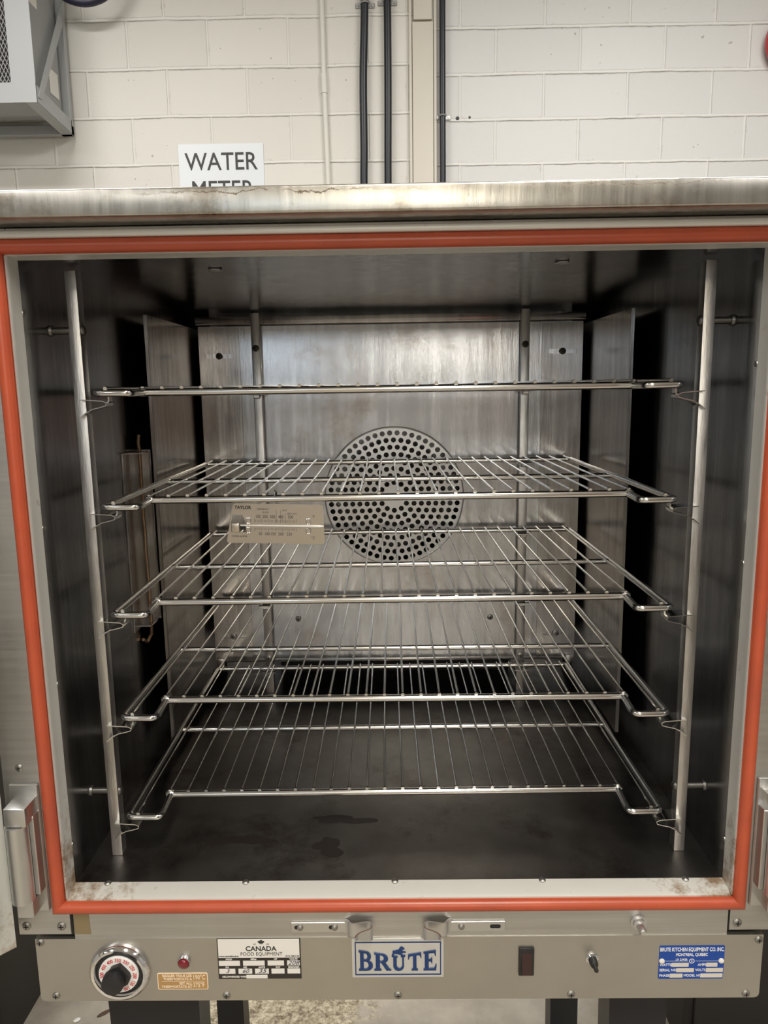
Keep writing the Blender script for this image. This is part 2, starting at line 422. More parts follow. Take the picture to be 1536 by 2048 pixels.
XZ = Matrix(((1, 0, 0, 0), (0, 0, -1, 0), (0, 1, 0, 0), (0, 0, 0, 1)))   # xy plane -> facing -y
def text(mb, s, x, z, y, size, align='CENTER', sx=1.0, bold=0.0, rot=0.0, shear=0.0, th=0.00012):
    cu = bpy.data.curves.new('t', 'FONT'); cu.body = s; cu.size = size; cu.align_x = align; cu.align_y = 'CENTER'
    cu.offset = bold * size; cu.shear = shear; cu.extrude = th; cu.resolution_u = 3
    mx = Matrix.Translation((x, y, z)) @ XZ @ Matrix.Rotation(rot, 4, 'Z') @ Matrix.Diagonal((sx, 1, 1, 1))
    t = curve_mesh(cu, mx); mb.add(t.v, t.f)
    bpy.data.curves.remove(cu)
def fill(mb, loops, y, th, mx=None):
    """flat shape with holes in the XZ plane at depth y, half thickness th"""
    cu = bpy.data.curves.new('c', 'CURVE'); cu.dimensions = '2D'; cu.fill_mode = 'BOTH'; cu.extrude = th
    for lp in loops:
        sp = cu.splines.new('POLY'); sp.points.add(len(lp) - 1); sp.use_cyclic_u = True
        for i, (a, b) in enumerate(lp): sp.points[i].co = (a, b, 0, 1)
    t = curve_mesh(cu, (mx or Matrix()) @ Matrix.Translation((0, y, 0)) @ XZ); mb.add(t.v, t.f)
    bpy.data.curves.remove(cu)
def rrect(x0, z0, x1, z1, r, n=5):
    p = []
    for cx, cz, a in ((x1 - r, z1 - r, 0), (x0 + r, z1 - r, 90), (x0 + r, z0 + r, 180), (x1 - r, z0 + r, 270)):
        for i in range(n + 1):
            t = R_(a + 90 * i / n); p.append((cx + r * cos(t), cz + r * sin(t)))
    return p
def circ(x, z, r, n=16): return [(x + r * cos(2 * pi * i / n), z + r * sin(2 * pi * i / n)) for i in range(n)]
def round_path(pts, r, n=4, closed=False):
    out = []; k = len(pts); pts = [Vector(p) for p in pts]
    for i, p in enumerate(pts):
        if not closed and i in (0, k - 1): out.append(p); continue
        a, b = pts[i - 1], pts[(i + 1) % k]
        da, db = (a - p), (b - p); rr = min(r, da.length * .45, db.length * .45)
        s_, e_ = p + da.normalized() * rr, p + db.normalized() * rr
        for j in range(n + 1):
            t = j / n; out.append((1 - t) ** 2 * s_ + 2 * t * (1 - t) * p + t * t * e_)
    return out

# ------------------------------------------------------------ the room
FL = -0.90
def struct(o): o['kind'] = 'structure'; return o
mb = MB(); mb.box((-5, -8, FL - 0.1), (5, 3.2, FL)); struct(mb.build('floor', 'floor'))
mb = MB(); mb.box((-5, -8, CEIL), (5, 3.2, CEIL + .1)); struct(mb.build('ceiling', 'ceil_white'))
mb = MB(); mb.box((-5.1, -8, FL), (-5, 3.2, CEIL)); struct(mb.build('wall_left', 'room'))
mb = MB(); mb.box((5, -8, FL), (5.1, 3.2, CEIL)); struct(mb.build('wall_right', 'room'))
mb = MB(); mb.box((-5, -8.1, FL), (5, -8, CEIL)); struct(mb.build('wall_front', 'room'))
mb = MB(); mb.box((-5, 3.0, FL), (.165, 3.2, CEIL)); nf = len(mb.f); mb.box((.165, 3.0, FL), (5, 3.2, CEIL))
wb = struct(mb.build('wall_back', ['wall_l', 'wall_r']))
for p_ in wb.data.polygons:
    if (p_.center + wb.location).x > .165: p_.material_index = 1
mb = MB(); mb.box((.122, 2.982, FL), (.220, 3.0, 2.286), .003)
mb.box((.106, 2.978, FL), (.119, 3.0, CEIL), .003); mb.box((.128, 2.976, 2.292), (.214, 3.0, CEIL), .003)
mb.box((.223, 2.985, FL), (.236, 3.0, CEIL), .003)
struct(mb.build('trim_1', 'pil'))

def added_window(name, x0, x1, z0, z1, col, st):  # unseen glowing panes, added for bright and bluish reflections on the baffle
    m, nt, b = mat('pane_glow_' + name); b.inputs['Emission Color'].default_value = (*col, 1); b.inputs['Emission Strength'].default_value = st
    b.inputs['Base Color'].default_value = (.5, .55, .6, 1); M['glow_' + name] = m
    a = MB()
    for q in ((x0 - .06, x0, z0 - .06, z1 + .06), (x1, x1 + .06, z0 - .06, z1 + .06), (x0, x1, z0 - .06, z0), (x0, x1, z1, z1 + .06), ((x0 + x1) / 2 - .02, (x0 + x1) / 2 + .02, z0, z1)):
        a.box((q[0], -8, q[2]), (q[1], -7.95, q[3]))
    f = struct(a.build(name, 'fixture'))
    a = MB(); a.box((x0, -8, z0), (x1, -7.98, z1)); a.build('pane', 'glow_' + name, f)
added_window('added_window_1', .45, .95, 1.15, 2.45, (1.0, 0.95, 0.84), 22)
added_window('added_window_2', -2.00, -1.10, 1.15, 2.45, (0.72, 0.86, 1.0), 6)
OC = empty('added_cabinet', (1.5, -3.4, FL)); tag(OC, 'unseen dark grey cabinet added in front of the oven to carry the orange crate', 'cabinet')  # unseen, added as a dark base for the crate
M['orange'] = plain('orange_plastic', (0.60, 0.14, 0.04), 0.5)
a = MB(); a.box((1.05, -3.7, FL), (1.95, -3.2, .30), .01, 2); a.build('body', 'dull', OC)
for x0 in (1.07, 1.505):
    a = MB(); a.box((x0, -3.2, FL + .1), (x0 + .425, -3.18, .27), .004, 1); dd = a.build('door', 'dull', OC)
    a = MB(); a.box((1.455 if x0 < 1.2 else 1.525, -3.18, -.2), (1.475 if x0 < 1.2 else 1.545, -3.15, .0), .004, 1); a.build('handle', 'zinc', dd)
CR = empty('reflection_crate', (1.33, -3.42, .301)); tag(CR, 'unseen orange crate added on top of the dark cabinet for its reflection in the steel', 'crate')  # unseen, added so the steel picks up an orange reflection
a = MB(); a.box((1.08, -3.62, .301), (1.58, -3.24, .53), .01, 2); a.build('body', 'orange', CR)
a = MB(); a.box((1.06, -3.64, .52), (1.60, -3.22, .56), .008, 2); a.build('lid', 'orange', CR)
for i, (x, y, sx, sy, wt, c) in enumerate(LAMPS):
    t = empty('ceiling_light', (x, y, CEIL - .065))
    a = MB(); hx, hy = sx / 2 + .03, sy / 2 + .03
    a.box((x - hx, y - hy, CEIL - .065), (x + hx, y + hy, CEIL), .008); a.build('housing', 'fixture', t)
    tag(t, ['long white ceiling light nearest the block wall, right of the oven', 'long white ceiling light nearest the block wall, left of the oven',
            'warm ceiling light just in front of the oven', 'ceiling light in front of the oven on its left', 'ceiling light in front of the oven on its right',
            'ceiling light far in front of the oven, in line with it', 'ceiling light far in front of the oven on the left'][i], 'ceiling light')

# ------------------------------------------------------------ the oven
OV = empty('convection_oven', (0, 0.35, -0.14))
tag(OV, 'open stainless steel convection oven with orange door gasket and control panel', 'oven')
def part(mb, name, m, parent=None, label=None, **k):
    o = mb.build(name, m, parent or OV, **k)
    if label: o['label'] = label
    return o
HX, Z0, Z1 = 0.394, 0.006, 0.742          # cavity half width, floor and ceiling
# outer shell
a = MB()
a.box((-.458, .004, -.047), (-.453, .78, .768)); a.box((.453, .004, -.047), (.458, .78, .768)); a.box((-.453, .775, -.047), (.453, .78, .768))
a.box((-.453, .03, -.047), (.453, .775, -.043))
part(a, 'side_shell', 'face')
a = MB()
a.box((-.462, -.044, .7685), (.462, .79, .7945), .0025, 3)
part(a, 'top_cap', 'cap', label='scuffed overhanging steel roof cap')
# front frame around the opening: four flat plates
a = MB()
a.box((-.459, -.002, -.047), (-.395, .016, .768), .0008, 1)
a.box((.395, -.002, -.047), (.459, .016, .768), .0008, 1)
a.box((-.395, -.002, .7425), (.395, .016, .768), .0008, 1)
part(a, 'front_frame', 'face')
a = MB(); a.box((-.3915, -.003, -.053), (.3945, .016, -.002), .0008, 1)
part(a, 'lower_front_plate', 'face')
for x0, x1 in ((-.3945, -.392), (.3948, .3965)):
    a = MB(); a.box((x0, -.0026, -.0462), (x1, .01, -.0165)); part(a, 'plate_gap', 'black_void')
a = MB(); fill(a, [[(-.3910, -.0455), (-.3905, -.018), (-.3720, -.018), (-.3712, -.0455)]], -.0032, .0002)
part(a, 'tape_residue', 'tape')
a = MB(); a.box((-.42, -.012, .7560), (.42, -.002, .7640), .003, 3); part(a, 'drip_rail', 'sill', label='bright folded rail above the gasket')
# gasket: four mitred soft strips
def gasket_seg(p, q, inn):
    # p->q outer-inner centre line, mitred at 45 degrees; profile is a flattened D
    a = MB(); prof = []
    for j in range(15):
        t = pi * j / 14; prof.append((cos(t) * .0077, -.004 - .0085 * sin(t)))
    p, q, inn = Vector(p), Vector(q), Vector(inn); d = (q - p).normalized(); vs = []
    for end, sg in ((p, 1), (q, -1)):
        for (o, y) in prof:
            c = end + inn * o + d * sg * o
            vs.append((c.x, y, c.z))
        for (o, y) in ((prof[-1][0], -.001), (prof[0][0], -.001)):
            c = end + inn * o + d * sg * o; vs.append((c.x, y, c.z))
    n = 17
    a.add(vs, [[i, (i + 1) % n, n + (i + 1) % n, n + i] for i in range(n)] + [list(range(n)), [n + i for i in range(n)]])
    return part(a, 'gasket_strip', 'gasket')
gx0, gx1, gz0, gz1 = -.4060, .4045, -.0080, .7490
gasket_seg((gx0, 0, gz0), (gx1, 0, gz0), (0, 0, 1)); gasket_seg((gx0, 0, gz1), (gx1, 0, gz1), (0, 0, -1))
gasket_seg((gx0, 0, gz0), (gx0, 0, gz1), (1, 0, 0)); gasket_seg((gx1, 0, gz0), (gx1, 0, gz1), (-1, 0, 0))
# inner trim of the mouth: sill, two jambs, head
def trim(poly, axis, p, q, nm):
    a = MB(); a.prism(poly, axis, p, q); return part(a, nm, 'sill')
trim([(-.004, -.001), (-.004, .0015), (.0002, .0035), (.018, .0085), (.018, .002), (.002, -.002)], 'x', -.3965, .3955, 'sill_strip')
for s in (-1, 1):
    a = MB()
    ix, ox = s * .3935, s * .3975
    a.prism([(ox, -.004), (s * .3955, -.006), (s * .3945, -.004), (s * .3950, .0005), (ix, .0165), (s * .396, .0165), (ox, .0)], 'z', .003, .7405)
    part(a, 'jamb_strip', 'sill')
trim([(-.004, .7425), (-.005, .7408), (-.003, .7400), (.001, .7405), (.016, .7388), (.016, .7425)], 'x', -.3965, .3955, 'head_strip')
def screw_on_y(x, y, z, r=.0035, m='screw', nm='screw', parent=None):
    a = MB(); a.lathe([(r, 0), (r, .0006), (r * .8, .0016), (r * .42, .0021)], (x, y, z), '-y', 16)
    o = part(a, nm, m, parent)
    b = MB(); q = r * .55
    b.box((x - q, y - .0023, z - q * .2), (x + q, y - .0018, z + q * .2)); b.box((x - q * .2, y - .0023, z - q), (x + q * .2, y - .0018, z + q))
    o2 = b.build('cross_slot', 'black_void', o)
    return o
# sill screws (heads on top)
for x in (-.354, -.185, -.003, .176, .349):
    a = MB(); a.lathe([(.0042, 0), (.0042, .0008), (.003, .0022), (.001, .0028)], (x, .0165, .0078), 'z', 14); part(a, 'sill_screw', 'screw')
for s, zs in ((-1, (.06, .265, .45, .685)), (1, (.06, .40, .62))):
    for z in zs:
        a = MB(); a.lathe([(.0034, 0), (.0032, .001), (.0015, .002)], (s * .3935, .0185, z), 'x' if s < 0 else '-x', 12); part(a, 'jamb_screw', 'screw')
# cavity lining
for s in (-1, 1):
    a = MB(); a.box((s * HX, .0165, Z0), (s * (HX + .012), .70, Z1)); part(a, 'cavity_wall', 'liner')
a = MB(); a.box((-HX - .01, .0165, Z1), (HX + .01, .70, Z1 + .01)); part(a, 'cavity_ceiling', 'liner')
a = MB(); a.box((-HX - .01, .0165, -.002), (HX + .01, .70, Z0)); part(a, 'cavity_floor', 'liner_floor', label='dark sooty oven floor')
a = MB(); a.box((-.355, .692, Z0), (-.24, .70, Z1)); a.box((.24, .692, Z0), (.355, .70, Z1)); a.box((-.24, .692, .12), (.24, .70, Z1))
part(a, 'cavity_back', 'liner')
for s in (-1, 1):
    a = MB(); a.box((s * .352, .701, Z0), (s * HX, .75, Z1)); part(a, 'side_duct_dark', 'black_void')  # black block stands for the shade inside the side opening
a = MB(); a.box((-.25, .700, Z0), (.25, .76, .14)); part(a, 'rear_opening_dark', 'black_void')  # black block stands for the shade inside the rear opening
# plugs in the ceiling
for x, y in ((-.206, .112), (.201, .1005)):
    a = MB(); a.lathe([(.0085, 0), (.0085, .0012), (.006, .002)], (x, y, Z1 - .002), 'z', 20); part(a, 'ceiling_plug', 'cast')
# stains on the oven floor: dried spill patches
def blob(cx, cy, rx, ry, z, seed, n=40):
    rnd = random.Random(seed); ph = [rnd.uniform(0, 6.28) for _ in range(4)]
    out = []
    for i in range(n):
        t = 2 * pi * i / n; k = 1 + .22 * sin(2 * t + ph[0]) + .18 * sin(3 * t + ph[1]) + .10 * sin(5 * t + ph[2]) + .06 * sin(8 * t + ph[3])
        out.append((cx + rx * k * cos(t), cy + ry * k * sin(t)))
    return out
M['spill'] = plain('dried_spill', (0.016, 0.012, 0.010), 0.45, 0.2)
for q in ((-.205, .105, .034, .012, 3), (-.09, .088, .020, .018, 5), (-.075, .150, .040, .010, 9)):
    a = MB(); a.prism(blob(q[0], q[1], q[2], q[3], 0, q[4]), 'z', Z0 - .0005, Z0 + .00025); part(a, 'spill_stain', 'spill')

# ---- rear baffle
BY = .605
dc = (.0036, .3955)
a = MB()
fill(a, [[(-.3555, .068), (.3555, .068), (.3555, .7165), (-.3555, .7165)], circ(dc[0], dc[1], .1292, 64)], BY + .001, .001)
BAF = part(a, 'fan_baffle', 'baffle')
a = MB(); a.box((-.3590, BY - .009, .7185), (.3590, BY + .004, .7335), .002, 2)
a.build('top_flange', 'strip', BAF)
a = MB(); a.box((-.352, BY - .003, .0655), (.352, BY + .004, .0705), .001, 2); a.build('bottom_flange', 'strip', BAF)
for x0, x1 in ((-.352, -.338), (.338, .352)):
    a = MB(); a.box((x0, BY - .012, .0600), (x1, BY - .001, .0760), .001); a.build('corner_tab', 'strip', BAF)
for s in (-1, 1):
    x0, x1 = sorted((s * .2805, s * .3555))
    a = MB()
    zs = (.6627, .1192)
    fill(a, [[(x0, .0715), (x1, .0715), (x1, .7145), (x0, .7145)]] + [rrect(s * .3190 - .026, z - .0042, s * .3190 + .026, z + .0042, .0041) for z in zs], BY - .0016, .0007)
    st = a.build('adjusting_strip', 'strip', BAF)
    for z in zs: screw_on_y(s * .3185, BY - .0026, z, .0062, 'dark_screw' if z > .4 else 'screw', 'slot_screw')
screw_on_y(-.1885, BY - .0002, .1535, .0058); screw_on_y(.1893, BY - .0002, .1525, .0058)
# side return plates
for s in (-1, 1):
    a = MB(); x = s * .3665
    y0 = .345 if s < 0 else .358
    a.box((x - .0012, y0, .030), (x + .0012, .690, .7140))
    a.box((x, y0 - .0012, .030), (x + s * .004, y0 + .0012, .7140), .0004, 1)
    SB = part(a, 'side_baffle', 'strip')
    a = MB(); a.box((x + s * .0013, y0 + .003, .032), (x + s * .0022, .688, .712)); a.build('shade_backing', 'gap_shade', SB)  # dark sheet added so the gap behind the plate stays in shade
# perforated fan cover
a = MB()
fr = .1325; hol = []
for k in range(2, 10):
    for j in range(6 * k):
        t = 2 * pi * (j + .5 * (k % 2)) / (6 * k) + pi / 2
        hol.append(circ(dc[0] + .01345 * k * cos(t), dc[1] + .01345 * k * sin(t), .0050, 12))
fill(a, [circ(*dc, fr, 72)] + hol, BY - .0042, .0008)
PC = part(a, 'perforated_fan_cover', 'perf')
a = MB(); a.tube([(dc[0] + .1315 * cos(2 * pi * i / 64), BY - .0040, dc[1] + .1315 * sin(2 * pi * i / 64)) for i in range(64)], .0018, 8, closed=True); a.build('rolled_rim', 'perf', PC)
# fan behind the cover
FAN = empty('fan_wheel', (dc[0], .64, dc[1])); FAN.parent = OV; FAN.location = Vector((dc[0], .64, dc[1])) - WORLD_LOC['convection_oven']
a = MB(); a.cyl((dc[0], .630, dc[1]), (dc[0], .67, dc[1]), .022, n=24); a.cyl((dc[0], .668, dc[1]), (dc[0], .671, dc[1]), .105, n=40); a.build('hub', 'dark_screw', FAN)
for j in range(10):
    t = 2 * pi * j / 10; mx = Matrix.Translation((dc[0], 0, dc[1])) @ Matrix.Rotation(t, 4, 'Y')
    a = MB(); a.box((.06, .635, -.001), (.104, .668, .001), mx=mx); a.build('blade', 'dark_screw', FAN)

# ---- rack uprights
RZ = [.5991, .4650, .3319, .1968, .0634]
for s in (-1, 1):
    X = s * .3635
    a = MB(); a.box((X - .0068, .074, Z0), (X + .0068, .090, .7373), .0012, 2)
    UP = part(a, 'rack_upright', 'upright')
    for i, z in enumerate(RZ):
        p = [(s * .3605, z - .0075), (s * .350, z - .0080), (s * .334, z - .0092), (s * .3300, z - .0115), (s * .3310, z - .0145), (s * .338, z - .0165), (s * .347, z - .0185), (s * .356, z - .0235), (s * .3615, z - .0285)]
        a = MB(); a.strip(p, .0011, 'y', .022, .066)
        a.box((s * .3315 - .0009, .078, z - .0100), (s * .3315 + .0009, .088, z - .0030))
        a.build('rack_clip', 'rod', UP)
    for z in (.671, .093):
        a = MB(); a.lathe([(.0062, 0), (.0058, .0015), (.004, .0032), (.0015, .004)], (X - s * .0068, .082, z), 'x' if s < 0 else '-x', 16)
        a.cyl((X + s * .006, .082, z), (s * HX, .082, z), .0042, n=14)
        a.lathe([(.007, 0), (.006, .003)], (s * HX, .082, z), 'x' if s < 0 else '-x', 14)
        a.build('standoff_bolt', 'dull', UP)
for s in (-1, 1):
    X = s * .2470
    a = MB(); a.box((X - .0080, .588, Z0), (X + .0080, .600, .7385), .0012, 2)
    UP = part(a, 'rear_rack_upright', 'upright')
    screw_on_y(X, .5882, .6755, .0062, 'dark_screw', 'screw')
    screw_on_y(X, .5882, .0790, .0060, 'screw', 'screw')
    for z in RZ:
        a = MB(); a.box((X - .0135, .566, z - .0085), (X + .0135, .5885, z - .0052), .0007, 1)
        a.box((X - .006, .575, z - .014), (X + .006, .5885, z - .008), .001, 1)
        a.build('rack_hook', 'rod', UP)

# ---- capillary sensor guard on the left wall
a = MB(); xw = -HX
a.box((xw, .272, .240), (xw + .0025, .352, .512), .0005, 1)
a.box((xw + .002, .3440, .240), (xw + .020, .3465, .512), .0005, 1)
a.box((xw + .002, .300, .508), (xw + .018, .346, .5105)); a.box((xw + .002, .300, .2405), (xw + .018, .346, .243))
G = part(a, 'sensor_guard', 'strip')
a = MB(); rnd = random.Random(2)
pp = [(xw + .012 + rnd.uniform(-.0006, .0006), .318 + rnd.uniform(-.001, .001), .536 - i * .0125) for i in range(25)]
pp += [(xw + .010, .322, .222), (xw + .006, .312, .212), (xw + .004, .300, .220)]
a.tube(pp, .0026, 8); a.build('capillary_tube', 'rust_rod', G)

# ---- control panel
CPX0, CPX1, CPZ0, CPZ1, CPY = -.4395, .4375, -.1372, -.0515, -.004
a = MB()
lo = [(CPX0, CPZ1), (CPX0, CPZ0 + .006)] + [(CPX0 + .006 - .006 * cos(t), CPZ0 + .006 - .006 * sin(t)) for t in (.5, 1.0)] + [(CPX0 + .006, CPZ0), (CPX1 - .006, CPZ0)] + \
     [(CPX1 - .006 + .006 * cos(t), CPZ0 + .006 - .006 * sin(t)) for t in (1.0, .5)] + [(CPX1, CPZ0 + .006), (CPX1, CPZ1)]
a.prism(lo, 'y', CPY, .014)
CP = part(a, 'control_panel', 'panel')
a = MB(); a.box((CPX0 + .01, .014, CPZ0 + .006), (CPX1 - .01, .60, -.047)); part(a, 'wiring_box', 'dark_cab')
for (x, z) in ((-.4335, -.0560), (-.4205, -.1296), (-.211, -.1303), (-.001, -.1312), (.2097, -.1315), (.4215, -.1320), (.4322, -.0585)):
    screw_on_y(x, CPY, z, .0050, 'screw')
for (x, z) in ((-.4382, .1710), (-.4490, -.0350), (-.4065, -.0355), (.4060, -.0370), (.4480, .171)):
    screw_on_y(x, -.002, z, .0045 if z > 0 else .0055, 'screw')
# thermostat dial
DX, DZ = -.3385, -.0945
a = MB(); a.lathe([(.0374, 0), (.0374, .002), (.0360, .0062), (.0330, .0088), (.0300, .0082), (.0280, .0050), (.0278, .0005)], (DX, CPY, DZ), '-y', 56)
DI = part(a, 'thermostat_dial', 'chrome')
a = MB(); a.lathe([(.0276, 0), (.0276, .0045)], (DX, CPY, DZ), '-y', 40); a.build('skirt', 'black', DI)
a = MB(); a.lathe([(.0240, .004), (.0240, .0072), (.0236, .0078)], (DX, CPY, DZ), '-y', 40); a.build('dial_face', 'white', DI)
a = MB(); yn = CPY - .0080
for s_, an in (('500', 180), ('450', 148), ('400', 117), ('350', 88), ('300', 59), ('250', 29), ('200', -2), ('150', -33), ('100', -63)):
    t = R_(an); text(a, s_, DX + .0198 * cos(t), DZ + .0198 * sin(t), yn, .0066, rot=t - pi / 2, sx=.8, bold=.01)
    t2 = R_(an); 
    a.box((DX + .0232 * cos(t2) - .0002, yn - .0001, DZ + .0232 * sin(t2) - .0002), (DX + .0232 * cos(t2) + .0002, yn, DZ + .0232 * sin(t2) + .0002))
a.build('temperature_numbers', 'dial_red', DI)
a = MB()
pts = [(.0175, 78), (.0150, 100), (.0145, 120), (.0140, 170), (.0150, 200), (.0172, 222), (.0188, 240), (.0150, 262), (.0135, 290), (.0150, 330), (.0158, 355), (.0150, 15), (.0140, 45)]
pl = [(DX + r * cos(R_(t)), DZ + r * sin(R_(t))) for r, t in pts]
a.prism(pl, 'y', CPY - .007, CPY - .014)
a.lathe([(.0138, .012), (.0132, .0205), (.0124, .0228), (.0100, .0236)], (DX - .003, CPY, DZ - .002), '-y', 28)
KN = a.build('knob', 'black', DI)
# pilot light
a = MB(); a.lathe([(.0080, 0), (.0080, .003), (.0070, .0050), (.0062, .0040)], (-.2597, CPY, -.0822), '-y', 28); PL = part(a, 'pilot_light', 'chrome')
a = MB(); a.lathe([(.0064, .003), (.0062, .0055), (.0045, .0070), (.001, .0075)], (-.2597, CPY, -.0822), '-y', 24); a.build('red_lens', 'red_jewel', PL)
# gold instruction plate
def plate(x0, z0, x1, z1, nm, m, r=.002, th=.0006, label=None):
    a = MB(); a.prism(rrect(x0, z0, x1, z1, r), 'y', CPY, CPY - th); return part(a, nm, m, label=label)
GX0, GX1, GZ0, GZ1 = -.2942, -.2325, -.1212, -.0985
GP = plate(GX0, GZ0, GX1, GZ1, 'instruction_plate', 'cream', .0022, label='small gold thermostat instruction plate')
yl = CPY - .0007
a = MB(); fill(a, [rrect(GX0 + .001, GZ0 + .001, GX1 - .001, GZ1 - .001, .0016)], yl, .00006); a.build('gold_field', 'gold', GP)
yl = CPY - .0008
a = MB()
text(a, 'REGLER TOUS LES', -.2520, -.1023, yl, .0045, 'RIGHT', 1.0, .025); text(a, 'THERMOSTATS A', -.2520, -.1068, yl, .0045, 'RIGHT', 1.0, .025)
text(a, 'SET ALL', -.2520, -.1127, yl, .0045, 'RIGHT', 1.0, .025); text(a, 'THERMOSTATS AT', -.2520, -.1173, yl, .0045, 'RIGHT', 1.0, .025)
text(a, '190\u00b0C', -.2510, -.1045, yl, .0088, 'LEFT', .68, .01); text(a, '375\u00b0F', -.2510, -.1150, yl, .0088, 'LEFT', .68, .01)
a.box((-.2890, yl - .0001, -.1098), (-.2375, yl, -.1094)); a.build('lettering', 'cream', GP)
# service sticker
SX0, SX1, SZ0, SZ1 = -.2192, -.1180, -.1072, -.0520
SK = plate(SX0, SZ0, SX1, SZ1, 'service_sticker', 'sticker_black', .0006, .0003, label='white and black service sticker')
SW = SX1 - SX0; SH = SZ1 - SZ0
def sx(u): return SX0 + SW * u
def sz(v): return SZ1 - SH * v
yl = CPY - .0004
a = MB(); boxes = [(.012, .985, .012, .475), (.012, .265, .545, .670), (.303, .562, .545, .670), (.598, .794, .545, .670), (.832, .985, .545, .670),
     (.012, .205, .745, .870), (.243, .408, .745, .870), (.442, .608, .745, .870), (.640, .797, .745, .870), (.832, .985, .745, .870), (.335, .590, .900, .990)]
for u0, u1, v0, v1 in boxes: fill(a, [[(sx(u0), sz(v1)), (sx(u1), sz(v1)), (sx(u1), sz(v0)), (sx(u0), sz(v0))]], yl, .00005)
a.build('white_fields', 'sticker_white', SK)
yl = CPY - .0005
a = MB()
leaf = [(0, 1), (.18, .66), (.40, .78), (.33, .30), (.58, .56), (.66, .42), (.98, .46), (.86, .22), (1, .08), (.50, -.30), (.56, -.46), (.06, -.40), (.05, -.85)]
leaf = leaf + [(-x, z) for x, z in leaf[::-1]][:-1]
fill(a, [[(sx(.53) + x * .0042, sz(.095) + z * .0042) for x, z in leaf]], yl, .00006)
text(a, 'CANADA', sx(.525), sz(.255), yl, .0090, sx=.98, bold=.022); text(a, 'FOOD EQUIPMENT', sx(.528), sz(.385), yl, .0066, sx=.90)
text(a, 'EST', sx(.455), sz(.14), yl, .0022); text(a, '1980', sx(.605), sz(.14), yl, .0022)
text(a, 'www.canadafood.ca', sx(.02), sz(.435), yl, .0031, 'LEFT', .95, .02); text(a, '(416) 368-0106', sx(.98), sz(.435), yl, .0030, 'RIGHT', .9, .02)
a.build('lettering', 'ink', SK)
a = MB()
for s_, u, v in (('MOD', .135, .510), ('SER#', .43, .510), ('HP', .695, .510), ('VOLTS', .91, .510), ('PH', .11, .710), ('HZ', .325, .710), ('AMPS', .525, .710), ('KW', .72, .710), ('BREAKER', .91, .710)):
    text(a, s_, sx(u), sz(v), yl, .0030, sx=1.1, bold=.03)
text(a, 'RECOMMENDED WIRE:', sx(.045), sz(.945), yl, .0032, 'LEFT', .9, .03)
a.build('field_names', 'sticker_white', SK)
a = MB()
for s_, u, v, q in (('208', .905, .607, .0078), ('3', .11, .807, .0070), ('60', .325, .807, .0072), ('35', .525, .807, .0085)):
    text(a, s_, sx(u), sz(v), yl - .0001, q, sx=1.15, shear=.35)
a.build('handwriting', 'pen', SK)
